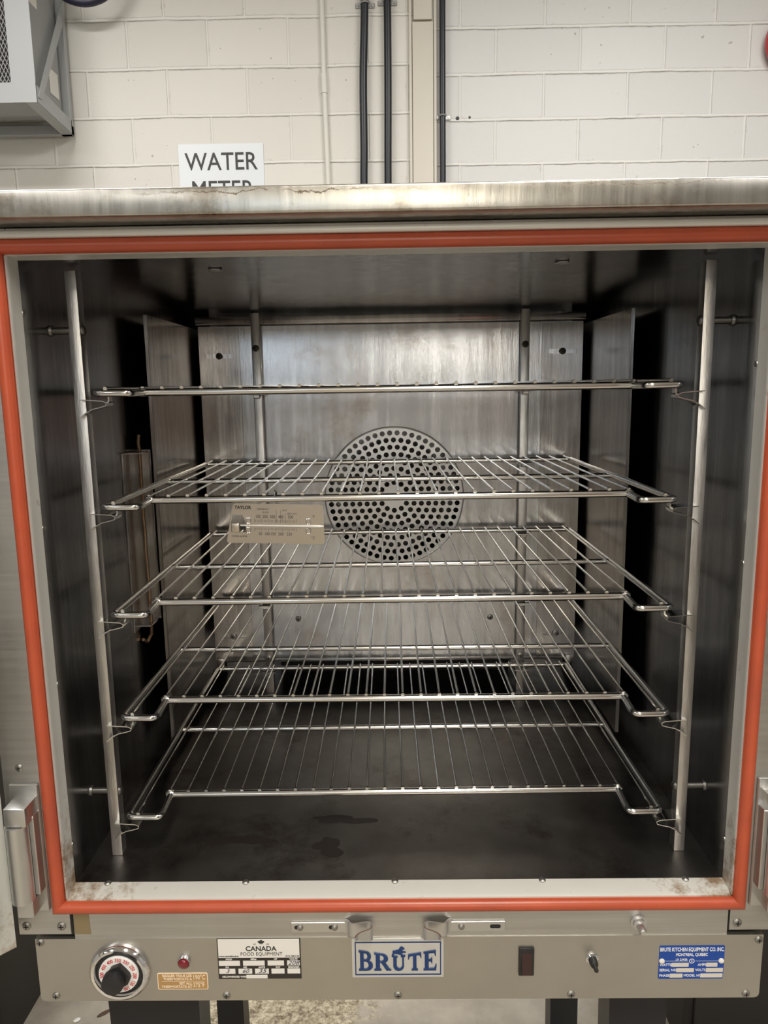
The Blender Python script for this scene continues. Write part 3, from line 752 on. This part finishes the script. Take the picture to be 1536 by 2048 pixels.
# nameplate with the raised name
BX0, BX1, BZ0, BZ1 = -.0560, .0545, -.1052, -.0530
BR = plate(BX0, BZ0, BX1, BZ1, 'nameplate', 'badge', .0008, .0012, label='silver nameplate with raised blue BRUTE lettering')
BW, BH = BX1 - BX0, BZ1 - BZ0
def bx(p): return BX0 + BW * (p - 437) / 568
def bz(p): return BZ1 - BH * (p - 230) / 235
yl = CPY - .0013
a = MB()
def rc(x0, x1, z0, z1): return [(bx(x0), bz(z1)), (bx(x1), bz(z1)), (bx(x1), bz(z0)), (bx(x0), bz(z0))]
fill(a, [rc(455, 990, 247, 452), rc(462, 983, 255, 444)], yl, .0001)
a.build('blue_border', 'brute_blue', BR)
def letters(a, grow, y, th):
    g = grow
    top = lambda x: 335 - 37 * abs((x - 722) / 245) ** 1.0     # tops dip towards the middle
    bot = 421
    def tr(x0, x1, pts): # unit letter -> plate
        out = []
        for u, v in pts:
            x = x0 + (x1 - x0) * u; out.append((bx(x), bz(bot - (bot - top(x)) * v)))
        return out
    def arc(cu, cv, ru, rv, a0, a1, n=10): return [(cu + ru * cos(R_(a0 + (a1 - a0) * i / n)), cv + rv * sin(R_(a0 + (a1 - a0) * i / n))) for i in range(n + 1)]
    Bo = [(0, 0), (0, .06), (.10, .09), (.10, .91), (0, .94), (0, 1), (.52, 1)] + arc(.52, .76, .36, .24, 90, -75, 10) + arc(.54, .265, .46, .265, 75, -90, 12)
    Bh1 = [(.36, .57), (.36, .92), (.50, .92)] + arc(.50, .745, .12, .17, 90, -90, 8)
    Bh2 = [(.36, .08), (.36, .49), (.50, .49)] + arc(.50, .285, .20, .205, 90, -90, 8)
    Ro = [(0, 0), (0, .06), (.09, .09), (.09, .91), (0, .94), (0, 1), (.48, 1)] + arc(.48, .74, .34, .26, 90, -65, 10) + [(.90, .08), (1.0, .05), (1.0, 0), (.72, 0), (.42, .47), (.34, .47), (.34, .09), (.43, .06), (.43, 0)]
    Rh = [(.34, .55), (.34, .92), (.44, .92)] + arc(.44, .735, .13, .185, 90, -90, 8)
    Uo = [(0, 1), (0, .93), (.10, .90), (.10, .32)] + arc(.50, .32, .40, .34, 180, 360, 14) + [(.90, .90), (1, .93), (1, 1), (.66, 1), (.66, .93), (.76, .90), (.76, .34)] + arc(.56, .34, .20, .22, 0, -180, 10) + [(.36, .90), (.44, .93), (.44, 1)]
    To = [(.26, 0), (.26, .06), (.37, .09), (.37, .90), (.14, .88), (.05, .70), (0, .70), (.01, 1), (.99, 1), (1, .70), (.95, .70), (.86, .88), (.63, .90), (.63, .09), (.74, .06), (.74, 0)]
    Eo = [(0, 0), (0, .06), (.10, .09), (.10, .91), (0, .94), (0, 1), (.94, 1), (.95, .72), (.90, .72), (.80, .90), (.40, .91), (.40, .56), (.56, .57), (.63, .66), (.67, .66), (.67, .36), (.63, .36), (.56, .47), (.40, .48), (.40, .09), (.82, .10), (.94, .30), (1.0, .30), (.96, 0)]
    fill(a, [tr(478, 566, Bo), tr(478, 566, Bh1), tr(478, 566, Bh2)], y, th)
    fill(a, [tr(574, 680, Ro), tr(574, 680, Rh)], y, th)
    fill(a, [tr(684, 768, Uo)], y, th)
    fill(a, [tr(784, 868, To)], y, th)
    fill(a, [tr(880, 962, Eo)], y, th)
a = MB(); letters(a, 0, yl - .0006, .0006)
horse = [(683, 338), (684, 326), (692, 316), (688, 308), (693, 301), (702, 302), (712, 298), (724, 297), (732, 288), (734, 280), (742, 277), (752, 279), (764, 290), (762, 295), (752, 293), (750, 300), (756, 306), (768, 306), (772, 314), (766, 313), (760, 312), (750, 316), (744, 322), (756, 330), (752, 334), (736, 326), (722, 322), (706, 320), (698, 322), (694, 330), (690, 336)]
fill(a, [[(bx(x), bz(z)) for x, z in horse]], yl - .0004, .0003)
a.build('raised_lettering', 'brute_blue', BR)
# rocker switch
a = MB(); a.box((.1450, CPY - .003, -.1035), (.1637, CPY, -.0660), .0012, 2); RS = part(a, 'rocker_switch', 'black')
a = MB(); a.prism([(CPY - .0028, -.0720), (CPY - .0035, -.0720), (CPY - .0052, -.0860), (CPY - .0075, -.0985), (CPY - .0028, -.0985)], 'x', .1485, .1602); a.build('rocker', 'rocker', RS)
# push button
a = MB(); a.lathe([(.0078, 0), (.0078, .002), (.006, .0035), (.0052, .0035)], (.2337, CPY, -.0822), '-y', 24); PB = part(a, 'reset_button', 'chrome')
a = MB(); a.lathe([(.0052, .003), (.0048, .010), (.0044, .0115), (.0026, .0125), (.0026, .0195), (.002, .0205)], (.2337, CPY, -.0822), '-y', 20); a.build('plunger', 'black', PB)
# blue rating plate
QX0, QX1, QZ0, QZ1 = .3140, .3922, -.1105, -.0655
QP = plate(QX0, QZ0, QX1, QZ1, 'rating_plate', 'blue', .0016, .0005, label='blue rating plate')
QW, QH = QX1 - QX0, QZ1 - QZ0
qx = lambda u: QX0 + QW * u
qz = lambda v: QZ1 - QH * v
yl = CPY - .0006
a = MB()
text(a, 'BRUTE KITCHEN EQUIPMENT CO. INC.', qx(.5), qz(.115), yl, .0071, sx=.62, bold=.016); text(a, 'MONTREAL, QUEBEC', qx(.5), qz(.27), yl, .0056, sx=.72, bold=.016)
text(a, 'LR 23438', qx(.345), qz(.415), yl, .0038, sx=.95); a.box((qx(.07), yl - .0001, qz(.462)), (qx(.45), yl, qz(.455))); a.box((qx(.56), yl - .0001, qz(.462)), (qx(.93), yl, qz(.455)))
fill(a, [circ(qx(.505), qz(.46), .0032, 24), circ(qx(.505), qz(.46), .0024, 24)], yl, .0001); text(a, 'S', qx(.505), qz(.46), yl, .0038)
for s_, u, v in (('WATTS', .015, .575), ('AMPS', .60, .575), ('SERIAL NO.', .015, .735), ('VOLTS', .565, .735), ('PHASE', .015, .90), ('MODEL NO.', .39, .90)):
    text(a, s_, qx(u), qz(v), yl, .0046, 'LEFT', .92, .012)
a.build('lettering', 'white', QP)
a = MB()
for u0, u1, v in ((.195, .46, .575), (.73, .90, .575), (.275, .545, .735), (.73, .99, .735), (.175, .375, .90), (.65, .99, .90)):
    fill(a, [[(qx(u0), qz(v + .06)), (qx(u1), qz(v + .06)), (qx(u1), qz(v - .06)), (qx(u0), qz(v - .06))]], yl, .0001)
a.build('blank_fields', 'beige_field', QP)
for u in (.045, .955):
    a = MB(); a.lathe([(.0034, 0), (.003, .0012), (.0014, .0018)], (qx(u), CPY - .0005, qz(.455)), '-y', 16); a.build('rivet', 'sticker_white', QP)

# ---- door catches on the lower plate
for s in (-1, 1):
    y = -.003
    a = MB()
    x0, x1 = s * .1285, s * .0620
    if s > 0: x0 = .1285
    a.box((min(x0, x1), y - .0022, -.0440), (max(x0, x1), y, -.0305), .0006, 1)
    # hook that steps out and curls round
    A = [(s * .0640, y - .0011), (s * .0600, y - .0022), (s * .0560, y - .0090), (s * .0480, y - .0080), (s * .0350, y - .0050), (s * .0300, y - .0100), (s * .0320, y - .0170), (s * .0420, y - .0210), (s * .0480, y - .0250), (s * .0500, y - .0300)]
    vs = []; fs = []
    rp = round_path([(p[0], p[1], 0) for p in A], .004, 3)
    n_ = len(rp)
    for i, p in enumerate(rp):
        t_ = (rp[min(i + 1, n_ - 1)] - rp[max(i - 1, 0)]).normalized(); nn = Vector((-t_.y, t_.x, 0)) * .0009
        tp = max(0, (i - n_ * .62) / (n_ * .38))
        for z in (-.0445 + .0125 * tp, -.0270 - .0015 * tp):
            vs += [p + nn + Vector((0, 0, z)), p - nn + Vector((0, 0, z))]
    for i in range(n_ - 1):
        o, q = i * 4, i * 4 + 4
        fs += [[o, q, q + 1, o + 1], [o + 2, o + 3, q + 3, q + 2], [o, o + 2, q + 2, q], [o + 1, q + 1, q + 3, o + 3]]
    fs += [[0, 1, 3, 2], [(n_ - 1) * 4, (n_ - 1) * 4 + 2, (n_ - 1) * 4 + 3, (n_ - 1) * 4 + 1]]
    a.add(vs, fs)
    CT = part(a, 'door_catch', 'cast')
    for x in ((s * .1175, s * .0760) if s < 0 else (s * .0760,)):
        b = MB(); b.lathe([(.0040, 0), (.0036, .0016), (.0018, .0028)], (x, y - .0022, -.0370), '-y', 16); b.build('bolt', 'screw', CT)
    for x in (s * .1215, s * .0800) if s < 0 else (.1165,):
        b = MB(); fill(b, [rrect(x - (.003 if s < 0 else .0065), -.0395, x + (.003 if s < 0 else .0065), -.0345, .0024)], y - .0023, .0001)
        b.build('slot', 'black_void', CT)
# door switch plunger
a = MB(); a.lathe([(.0095, 0), (.0095, .003), (.0072, .0032), (.0072, .008), (.0048, .0085), (.0045, .018), (.003, .0205)], (.2870, -.003, -.0330), '-y', 20); part(a, 'door_switch_pin', 'cast')

# ---- hinges and doors
def hinge(s):
    a = MB(); x = s * .4340
    a.box((x - .017, -.006, -.012), (x + .017, -.002, .152), .001, 1)
    H = part(a, 'door_hinge', 'cast')
    a = MB(); a.box((x - .0105, -.034, .1150), (x + .0145 if s < 0 else x + .0105, -.005, .1375), .0012, 2)
    a.box((x + s * -.0125 - .003, -.020, .020), (x + s * -.0125 + .003, -.005, .120), .001, 1)
    a.box((x - .0085, -.030, -.003), (x + .0105, -.005, .0180), .001, 1); a.build('hinge_bracket', 'cast', H)
    a = MB(); a.cyl((x + s * .001, -.026, .0185), (x + s * .001, -.026, .1145), .0125, n=28); a.build('hinge_barrel', 'cast', H)
hinge(-1); hinge(1)
def door(s, ang):
    # hinge-side edge, then outwards
    hx, hy = s * .4475, -.030
    d = Vector((s * -cos(ang), -sin(ang), 0)); n_ = Vector((s * sin(ang), -cos(ang), 0)) # n_ = outer face side
    # inner face looks along -n_... outward normal of inner face
    inn = Vector((-s * d.y * -1, 0, 0))
    d = Vector((s * cos(ang), -sin(ang), 0)); back = Vector((s * -sin(ang) * -1, cos(ang), 0))
    W_ = .41; T = .045; zb, zt = -.040, .752
    def P(u, t, z): return Vector((hx, hy, 0)) + d * u + back * t + Vector((0, 0, z))
    def bx_(mb, u0, u1, t0, t1, z0, z1):
        vs = [P(u, t, z) for z in (z0, z1) for t in (t0, t1) for u in (u0, u1)]
        mb.add(vs, [[0, 1, 3, 2], [4, 6, 7, 5], [0, 4, 5, 1], [2, 3, 7, 6], [0, 2, 6, 4], [1, 5, 7, 3]])
    a = MB(); bx_(a, 0, W_, 0, T, zb, zt); D = part(a, 'oven_door', 'door')
    b = MB(); bx_(b, .02, W_ - .02, -.012, -.0002, zb + .03, zt - .03); b.build('door_plug_panel', 'liner', D)
    b = MB(); bx_(b, W_ - .05, W_ - .035, T, T + .04, .25, .27); bx_(b, W_ - .05, W_ - .035, T, T + .04, .50, .52); bx_(b, W_ - .05, W_ - .035, T + .03, T + .045, .22, .55); b.build('door_handle', 'chrome', D)
door(-1, R_(46)); door(1, R_(20))

# ------------------------------------------------------------ stand under the oven
ST = empty('oven_stand', (0, .35, FL))
tag(ST, 'black painted steel stand carrying the oven, four wide legs', 'stand')
a = MB(); a.box((-.43, .02, -.150), (.43, .05, -.1375)); a.box((-.43, .62, -.150), (.43, .65, -.1375)); a.box((-.43, .05, -.150), (-.40, .62, -.1375)); a.box((.40, .05, -.150), (.43, .62, -.1375)); a.build('top_frame', 'stand', ST)
def leg(xa, xb, y, xa2, xb2):
    a = MB(); vs = []
    for z, p, q in ((-.149, xa, xb), (FL, xa2, xb2)):
        vs += [(p, y, z), (q, y, z), (q, y + .05, z), (p, y + .05, z)]
    a.add(vs, [[0, 3, 2, 1], [4, 5, 6, 7], [0, 1, 5, 4], [1, 2, 6, 5], [2, 3, 7, 6], [3, 0, 4, 7]])
    a.build('leg', 'stand', ST)
leg(-.380, -.260, .045, -.360, -.270); leg(.272, .346, .045, .286, .356)
leg(-.399, -.342, .60, -.393, -.336); leg(.322, .382, .60, .328, .386)

for s in (-1, 1):
    x0, x1 = (-1.70, -.905) if s < 0 else (.640, 1.40)
    y0, y1, zt = (.66, 1.25, -.13) if s < 0 else (.66, 1.25, -.20)
    C = empty('floor_cabinet', ((x0 + x1) / 2, (y0 + y1) / 2, FL))
    tag(C, 'dark steel cabinet on the floor at the ' + ('left' if s < 0 else 'right') + ' of the black stand', 'cabinet')
    a = MB(); a.box((x0, y0, FL), (x1, y1, zt), .004, 2); a.build('body', 'dark_cab', C)
    a = MB(); a.box((x0 + .02, y0 - .008, FL + .06), (x1 - .02, y0, zt - .03), .002, 1); D = a.build('door', 'dark_cab', C)
    a = MB(); a.box((x1 - .08, y0 - .03, -.55), (x1 - .065, y0 - .008, -.40), .003, 2); a.build('handle', 'zinc', D)

# ------------------------------------------------------------ racks
LAB = ['topmost wire rack in the oven, seen edge-on', 'second wire rack from the top, with the oven thermometer hanging from its front bar',
       'middle wire rack in the oven, just below the thermometer', 'fourth wire rack from the top, above the lowest rack', 'lowest wire rack in the oven, just above the sooty floor']
DXs = [-.0042, -.0042, -.0030, -.0019, -.0028]; TH = [.0018, .0070, .0070, -.0034, .0070]
ROD = .0043
def make_rack():
    root = empty('oven_rack', (0, .071, 0))
    fy = .0534; ry = .5047
    base = [(-.3010, fy, 0), (-.2985, .0, -.0003), (-.340, 0, 0), (-.340, ry, 0), (.340, ry, 0), (.340, 0, 0), (.2985, 0, -.0003), (.3010, fy, 0)]
    pts = []
    for i, p in enumerate(base): pts.append(p)
    rp = round_path(pts, .0085, 6)
    a = MB(); a.tube(rp, ROD, 12); a.build('outer_frame', 'rod', root, local=True)
    a = MB(); a.tube([(-.3035, fy, 0), (.3035, fy, 0)], ROD + .0004, 12); fb = a.build('front_bar', 'rod', root, local=True)
    for s in (-1, 1):
        a = MB(); a.tube([(s * .3075, fy - .001, 0), (s * .304, fy, .0005), (s * .300, fy, .0005), (s * .2965, fy, 0)], [.0030, .0058, .0056, .0044], 10); a.build('weld', 'weld', fb, local=True)
    a = MB(); a.tube([(-.3375, .2462, -.0006), (.3375, .2462, -.0006)], ROD * .95, 12); a.build('cross_bar', 'rod', root, local=True)
    wr = .00155; z = ROD + wr * .8
    rnd = random.Random(4)
    xs = [(-12.5 + k) * .0241 for k in range(26)]
    wz = 0
    def wire(x, y0):
        a = MB(); a.tube([(x, y0, z + .0003), (x + rnd.uniform(-.0007, .0007), .2462, z - .0004), (x, ry + .001, z)], wr, 8)
        a.tube([(x, y0 - .0008, z - .0003), (x, y0 + .0016, z + .0002)], wr * 1.5, 8)
        a.build('wire', 'rod', root, local=True)
    for x in xs: wire(x, fy - .0008)
    for s in (-1, 1): wire(s * .3275, .0002)
    return root
proto = make_rack()
racks = [proto]
for i in range(1, 5):
    r_ = proto.copy(); COL.objects.link(r_)
    for ch in list(proto.children):
        c = ch.copy(); COL.objects.link(c); c.parent = r_
        for g in ch.children:
            d = g.copy(); COL.objects.link(d); d.parent = c
    racks.append(r_)
for i, r_ in enumerate(racks):
    r_.location = (DXs[i], .071, RZ[i]); r_.rotation_euler = (0, 0, TH[i])
    tag(r_, LAB[i], 'oven rack', 'wire racks inside the oven')

# ------------------------------------------------------------ oven thermometer
TY = .1330
TM = empty('oven_thermometer', (-.148, TY, .432))
tag(TM, 'flat steel oven thermometer hanging under the front bar of the second rack', 'thermometer')
rot = Matrix.Translation((-.148, 0, .432)) @ Matrix.Rotation(R_(1.7), 4, 'Y') @ Matrix.Translation((.148, 0, -.432))
def tl(mb):
    mb.v = [rot @ v for v in mb.v]; return mb
X0, X1, ZT, ZB = -.2130, -.0865, .4565, .4050
outl = []
base = [(X0, ZB), (X1, ZB), (X1 - .003, ZT), (X0 + .009, ZT)]
rp = round_path([(p[0], p[1], 0) for p in base], .004, 4, closed=True)
outl = [(p.x, p.y) for p in rp]
ex = lambda px: X0 + (px - 172) / (1252 - 172) * (X1 - X0)
ez = lambda px: ZT - (px - 258) / (695 - 258) * (ZT - ZB)
win = [(ex(240), ez(385)), (ex(350), ez(385)), (ex(385), ez(470)), (ex(385), ez(575)), (ex(225), ez(575)), (ex(222), ez(470))]
a = MB(); fill(a, [outl, win], TY, .0004); PT = tl(a).build('scale_plate', 'thermo', TM)
yl = TY - .0006
a = MB()
text(a, 'TAYLOR', ex(355), ez(303), yl, .0058, sx=.95, bold=.03); text(a, 'OVEN GUIDE', ex(315), ez(620), yl, .0032, sx=1.05)
text(a, 'MODERATE', ex(575), ez(318), yl, .0028); text(a, 'SLOW', ex(605), ez(352), yl, .0028); text(a, 'HOT', ex(812), ez(328), yl, .0028); text(a, 'VERY HOT', ex(892), ez(364), yl, .0028)
for s_, x in (('100', 520), ('200', 598), ('300', 678), ('400', 770), ('500', 876)): text(a, s_, ex(x), ez(400), yl, .0056, sx=.85)
for s_, x in (('50', 545), ('100', 618), ('150', 684), ('200', 768), ('250', 862)): text(a, s_, ex(x), ez(590), yl, .0054, sx=.85)
text(a, '\u00b0F', ex(1122), ez(395), yl, .0056, sx=.85); text(a, '\u00b0C', ex(1122), ez(628), yl, .0056, sx=.85)
for i in range(31):
    x = 480 + i * 15.3; h = 34 if i % 5 == 0 else 20
    a.box((ex(x) - .00016, yl - .0001, ez(462)), (ex(x) + .00016, yl, ez(462 - h - 8))); a.box((ex(x) - .00016, yl - .0001, ez(525 + h)), (ex(x) + .00016, yl, ez(525)))
for x, z0 in ((720, 325), (768, 325), (820, 360)): a.box((ex(x) - .00015, yl - .0001, ez(470)), (ex(x) + .00015, yl, ez(z0)))
tl(a).build('scale_lettering', 'ink', PT)
a = MB(); a.tube([(ex(330), yl - .0015, ez(497)), (ex(800), yl - .0016, ez(497)), (ex(1180), yl - .0016, ez(497)), (ex(1238), yl - .0010, ez(497))], [.0010, .0015, .0020, .0012], 10); tl(a).build('glass_tube', 'glass_tube', TM)
a = MB(); a.box((ex(228), yl - .0035, ez(572)), (ex(322), yl - .0005, ez(472)), .0012, 3); tl(a).build('bulb_cover', 'thermo', TM)
for x in (415, 1070):
    for z in (445, 548):
        a = MB(); p = []
        for i in range(20):
            t = 2 * pi * i / 20; p.append((ex(x) + .0031 * cos(t), yl - .0008, ez(z) + .0037 * sin(t)))
        a.tube(p, .0006, 6, closed=True); tl(a).build('tube_clip', 'rod', TM)
a = MB(); hx = ex(730)
a.tube(round_path([(hx, TY + .0008, .4520), (hx, TY + .0008, .4740), (hx, TY - .012, .4755), (hx, TY - .0145, .4660)], .003, 4), .0009, 8)
a.build('hanging_hook', 'rod', TM)

# ------------------------------------------------------------ things on the block wall
def wall_pipe(pts, r, m, name, label, cat, clamps):
    t = empty(name, (pts[-1][0], pts[-1][1], pts[-1][2]))
    a = MB(); a.tube(round_path(pts, .3, 5) if len(pts) > 2 else pts, r, 14); a.build('tube', m, t)
    for (x, z) in clamps:
        c = MB(); c.box((x - r - .027, 2.994, z - .011), (x + r + .027, 3.0, z + .011), .002, 1)
        yc = pts[0][1]
        c.tube([(x + (r + .003) * cos(u), yc - (r + .003) * sin(u), z) for u in [pi * i / 10 for i in range(11)]], .0045, 8)
        cl = c.build('pipe_clamp', 'zinc', t)
        for q in (-1, 1):
            d = MB(); d.lathe([(.006, 0), (.005, .003)], (x + q * (r + .016), 2.994, z), '-y', 12); d.build('clamp_screw', 'zinc', cl)
    tag(t, label, cat)
wall_pipe([(-.0965, 2.974, CEIL), (-.0975, 2.974, 2.34), (-.1120, 2.974, 2.05), (-.1125, 2.974, 1.72), (-.1165, 2.974, 1.6), (-.11, 2.974, FL)], .0185, 'black_pipe', 'black_pipe', 'black wall pipe, leftmost of the three, nearest the thin white conduit', 'pipe', [(-.0972, 2.363), (-.112, .6)])
wall_pipe([(.0085, 2.974, CEIL), (.0075, 2.974, 2.34), (.0060, 2.974, 2.0), (-.0005, 2.974, 1.6), (0, 2.974, FL)], .0180, 'black_pipe', 'black_pipe', 'black wall pipe, middle of the three, left of the column cover strip', 'pipe', [(.0078, 2.372), (0, .6)])
wall_pipe([(.2625, 2.972, CEIL), (.2625, 2.972, 2.0), (.2640, 2.972, 1.6), (.264, 2.972, FL)], .0145, 'black_pipe', 'black_pipe', 'black wall pipe, rightmost of the three, right of the column cover strip', 'pipe', [(.2620, 1.870)])
a = MB(); t = empty('electrical_conduit', (-.291, 2.99, FL))
a.tube([(-.2995, 2.988, CEIL), (-.2975, 2.988, 2.03), (-.2905, 2.988, 1.62), (-.2905, 2.988, FL)], .0125, 12); a.build('tube', 'cond', t)
a = MB(); a.cyl((-.2985, 2.988, 2.07), (-.2968, 2.988, 1.985), .0155, n=14); a.build('coupling', 'cond', t)
tag(t, 'thin white painted conduit running up the block wall', 'conduit')
# small plugs and holes in the wall
a = MB(); a.lathe([(.009, 0), (.007, .004)], (.336, 3.0, 1.867), '-y', 12); tag(a.build('wall_anchor', 'ink'), 'dark plastic wall anchor beside the clamp of the rightmost black pipe', 'anchor')
a = MB(); a.lathe([(.006, 0), (.005, .002)], (.394, 3.0, 1.870), '-y', 12); tag(a.build('wall_anchor', 'ink'), 'smaller black screw hole plug further right of the wall anchor', 'anchor')
# sign
sg = empty('paper_sign', (-.806, 2.998, 1.46))
a = MB(); a.box((-1.012, 2.996, 1.455), (-.600, 2.999, 1.772)); a.build('sheet', 'paper', sg)
a = MB(); text(a, 'WATER', -.806, 1.688, 2.9955, .114, sx=.90, bold=.006, th=.0003); text(a, 'METER', -.806, 1.560, 2.9955, .114, sx=.90, bold=.006, th=.0003); a.build('lettering', 'ink', sg)
tag(sg, 'white WATER METER paper sign on the block wall', 'sign')
# alarm bell
bl = empty('alarm_bell', (1.86, 2.97, 2.14))
a = MB(); a.lathe([(.125, .035), (.128, .045), (.120, .070), (.095, .092), (.05, .105), (.01, .108)], (1.885, 3.0, 2.155), '-y', 48); a.build('gong', 'bell', bl)
a = MB(); a.lathe([(.05, 0), (.05, .04)], (1.885, 3.0, 2.155), '-y', 24); a.box((1.84, 2.96, 1.98), (1.93, 3.0, 2.06), .004); a.build('mounting_box', 'bell', bl)
tag(bl, 'red round alarm bell on the block wall at the right', 'bell')
# unit heater in its steel cage
HT = empty('unit_heater', (-1.85, 2.78, 1.81))
tag(HT, 'grey enamel unit heater with diamond mesh guard high on the left wall', 'heater')
hx0, hx1, hz0, hz1, hy0, hy1 = -2.35, -1.500, 1.810, 2.62, 2.600, 2.975
a = MB()
a.box((hx1 - .105, hy0, hz0 + .020), (hx1, hy0 + .004, hz1)); a.box((hx0, hy0, hz0 + .020), (hx0 + .105, hy0 + .004, hz1))
a.box((hx0, hy0 - .001, hz0 + .020), (hx1, hy0 + .004, hz0 + .100)); a.box((hx0, hy0, hz1 - .08), (hx1, hy0 + .004, hz1))
a.build('front_bezel', 'heater', HT)
a = MB()
a.box((hx1 - .055, hy1 - .03, hz0), (hx1, hy1, hz1), .003, 1); a.box((hx0, hy1 - .03, hz0), (hx0 + .055, hy1, hz1), .003, 1)
a.box((hx0, hy1 - .03, hz0), (hx1, hy1, hz0 + .045), .003, 1); a.box((hx0, hy1 - .03, hz1 - .045), (hx1, hy1, hz1), .003, 1)
a.build('wall_frame', 'heater', HT)
for x, q in ((hx0, hx0), (hx1 - .004, hx1 - .05)):
    a = MB()
    a.prism([(hy0 + .004, hz0 + .022), (hy1 - .02, hz0 + .002), (hy1 - .02, hz0 + .065), (hy0 + .004, hz0 + .092)], 'x', x, x + .004)
    a.prism([(hy0, hz0 + .024), (hy1 - .02, hz0 + .004), (hy1 - .02, hz0 + .001), (hy0, hz0 + .020)], 'x', q, q + .05)
    a.build('bottom_angle', 'heater', HT)
a = MB()
a.prism([(hy0 + .01, hz0 + .045), (hy0 + .045, hz0 + .045), (hy1 - .01, hz0 + .52), (hy1 - .01, hz0 + .60)], 'x', hx1 - .001, hx1 + .004)
a.build('diagonal_brace', 'heater', HT)
a = MB(); a.box((hx0 + .02, hy0 + .15, hz0 + .055), (hx1 - .025, hy1 - .06, hz1 - .03), .004, 1)
for s_ in (0,):
    a.box((hx1 - .030, hy0 + .006, hz0 + .10), (hx1 - .024, hy0 + .16, hz1 - .03))
a.box((hx0 + .02, hy0 + .02, hz0 + .034), (hx1 - .06, hy0 + .20, hz0 + .038))
BD = a.build('body', 'heater_dk', HT)
for y0, y1, z0, z1 in ((hy0 + .20, hy0 + .29, hz0 + .13, hz0 + .24), (hy0 + .05, hy0 + .13, hz0 + .44, hz0 + .52)):
    a = MB(); a.box((hx1 - .0245, y0, z0), (hx1 - .0225, y1, z1), .0008, 1); lb = a.build('data_label', 'cond', BD)
a = MB(); a.box((hx0 + .10, hy0 + .05, hz0 + .08), (hx1 - .10, hy0 + .055, hz1 - .05)); a.build('dark_core', 'dark_in', BD)
# diamond mesh
a = MB(); mx0, mx1, mz0, mz1 = hx0 + .10, hx1 - .098, hz0 + .095, hz1 - .075
dwx, dwz = .0165, .032; k = dwz / dwx
c = mz0 - k * (mx1 - mx0)
def clip(x0, z0, x1, z1):
    if z0 > z1: x0, z0, x1, z1 = x1, z1, x0, z0
    if z1 <= mz0 or z0 >= mz1: return None
    if z0 < mz0: x0 += (x1 - x0) * (mz0 - z0) / (z1 - z0); z0 = mz0
    if z1 > mz1: x1 = x0 + (x1 - x0) * (mz1 - z0) / (z1 - z0); z1 = mz1
    return (x0, z0, x1, z1)
while c < mz1:
    for sgn in (1, -1):
        if sgn == 1: q = clip(mx0, c, mx1, c + k * (mx1 - mx0))
        else: q = clip(mx1, c, mx0, c + k * (mx1 - mx0))
        if q:
            x0, z0, x1, z1 = q
            if abs(z1 - z0) > .004: a.tube([(x0, hy0 + .009, z0), (x1, hy0 + .009, z1)], .0016, 4, cap=False)
    c += dwz
ms = a.build('diamond_mesh', 'heater', HT)
# navy hose looping off the heater
a = MB(); a.tube(round_path([(-1.47, 2.80, 2.46), (-1.46, 2.83, 2.352), (-1.36, 2.86, 2.330), (-1.26, 2.87, 2.365), (-1.20, 2.88, 2.46), (-1.20, 2.90, CEIL)], .08, 6), .019, 12)
tag(a.build('flexible_hose', 'hose'), 'dark navy hose looping beside the unit heater at the top left', 'hose')
# litter on the floor
for (x, y, s_, m_, lab) in ((-.780, .755, .0062, 'lint', 'white chip of litter on the floor left of the stand leg'), (-.722, .775, .0055, 'crumb', 'brown splinter on the floor near the white chip'), (.555, .757, .008, 'cream', 'tan crumb on the floor at the right under the oven')):
    a = MB(); bm = bmesh.new(); bmesh.ops.create_icosphere(bm, subdivisions=2, radius=1)
    for v in bm.verts: v.co = Vector((v.co.x * s_ * (3.2 if m_ == 'crumb' else 1.4 + .3 * sin(9 * v.co.y)), v.co.y * s_, v.co.z * s_ * .35))
    a.bm(bm, Matrix.Translation((x, y, FL + s_ * .34)) @ Matrix.Rotation(.7, 4, 'Z')); tag(a.build('floor_litter', m_), lab, 'litter')
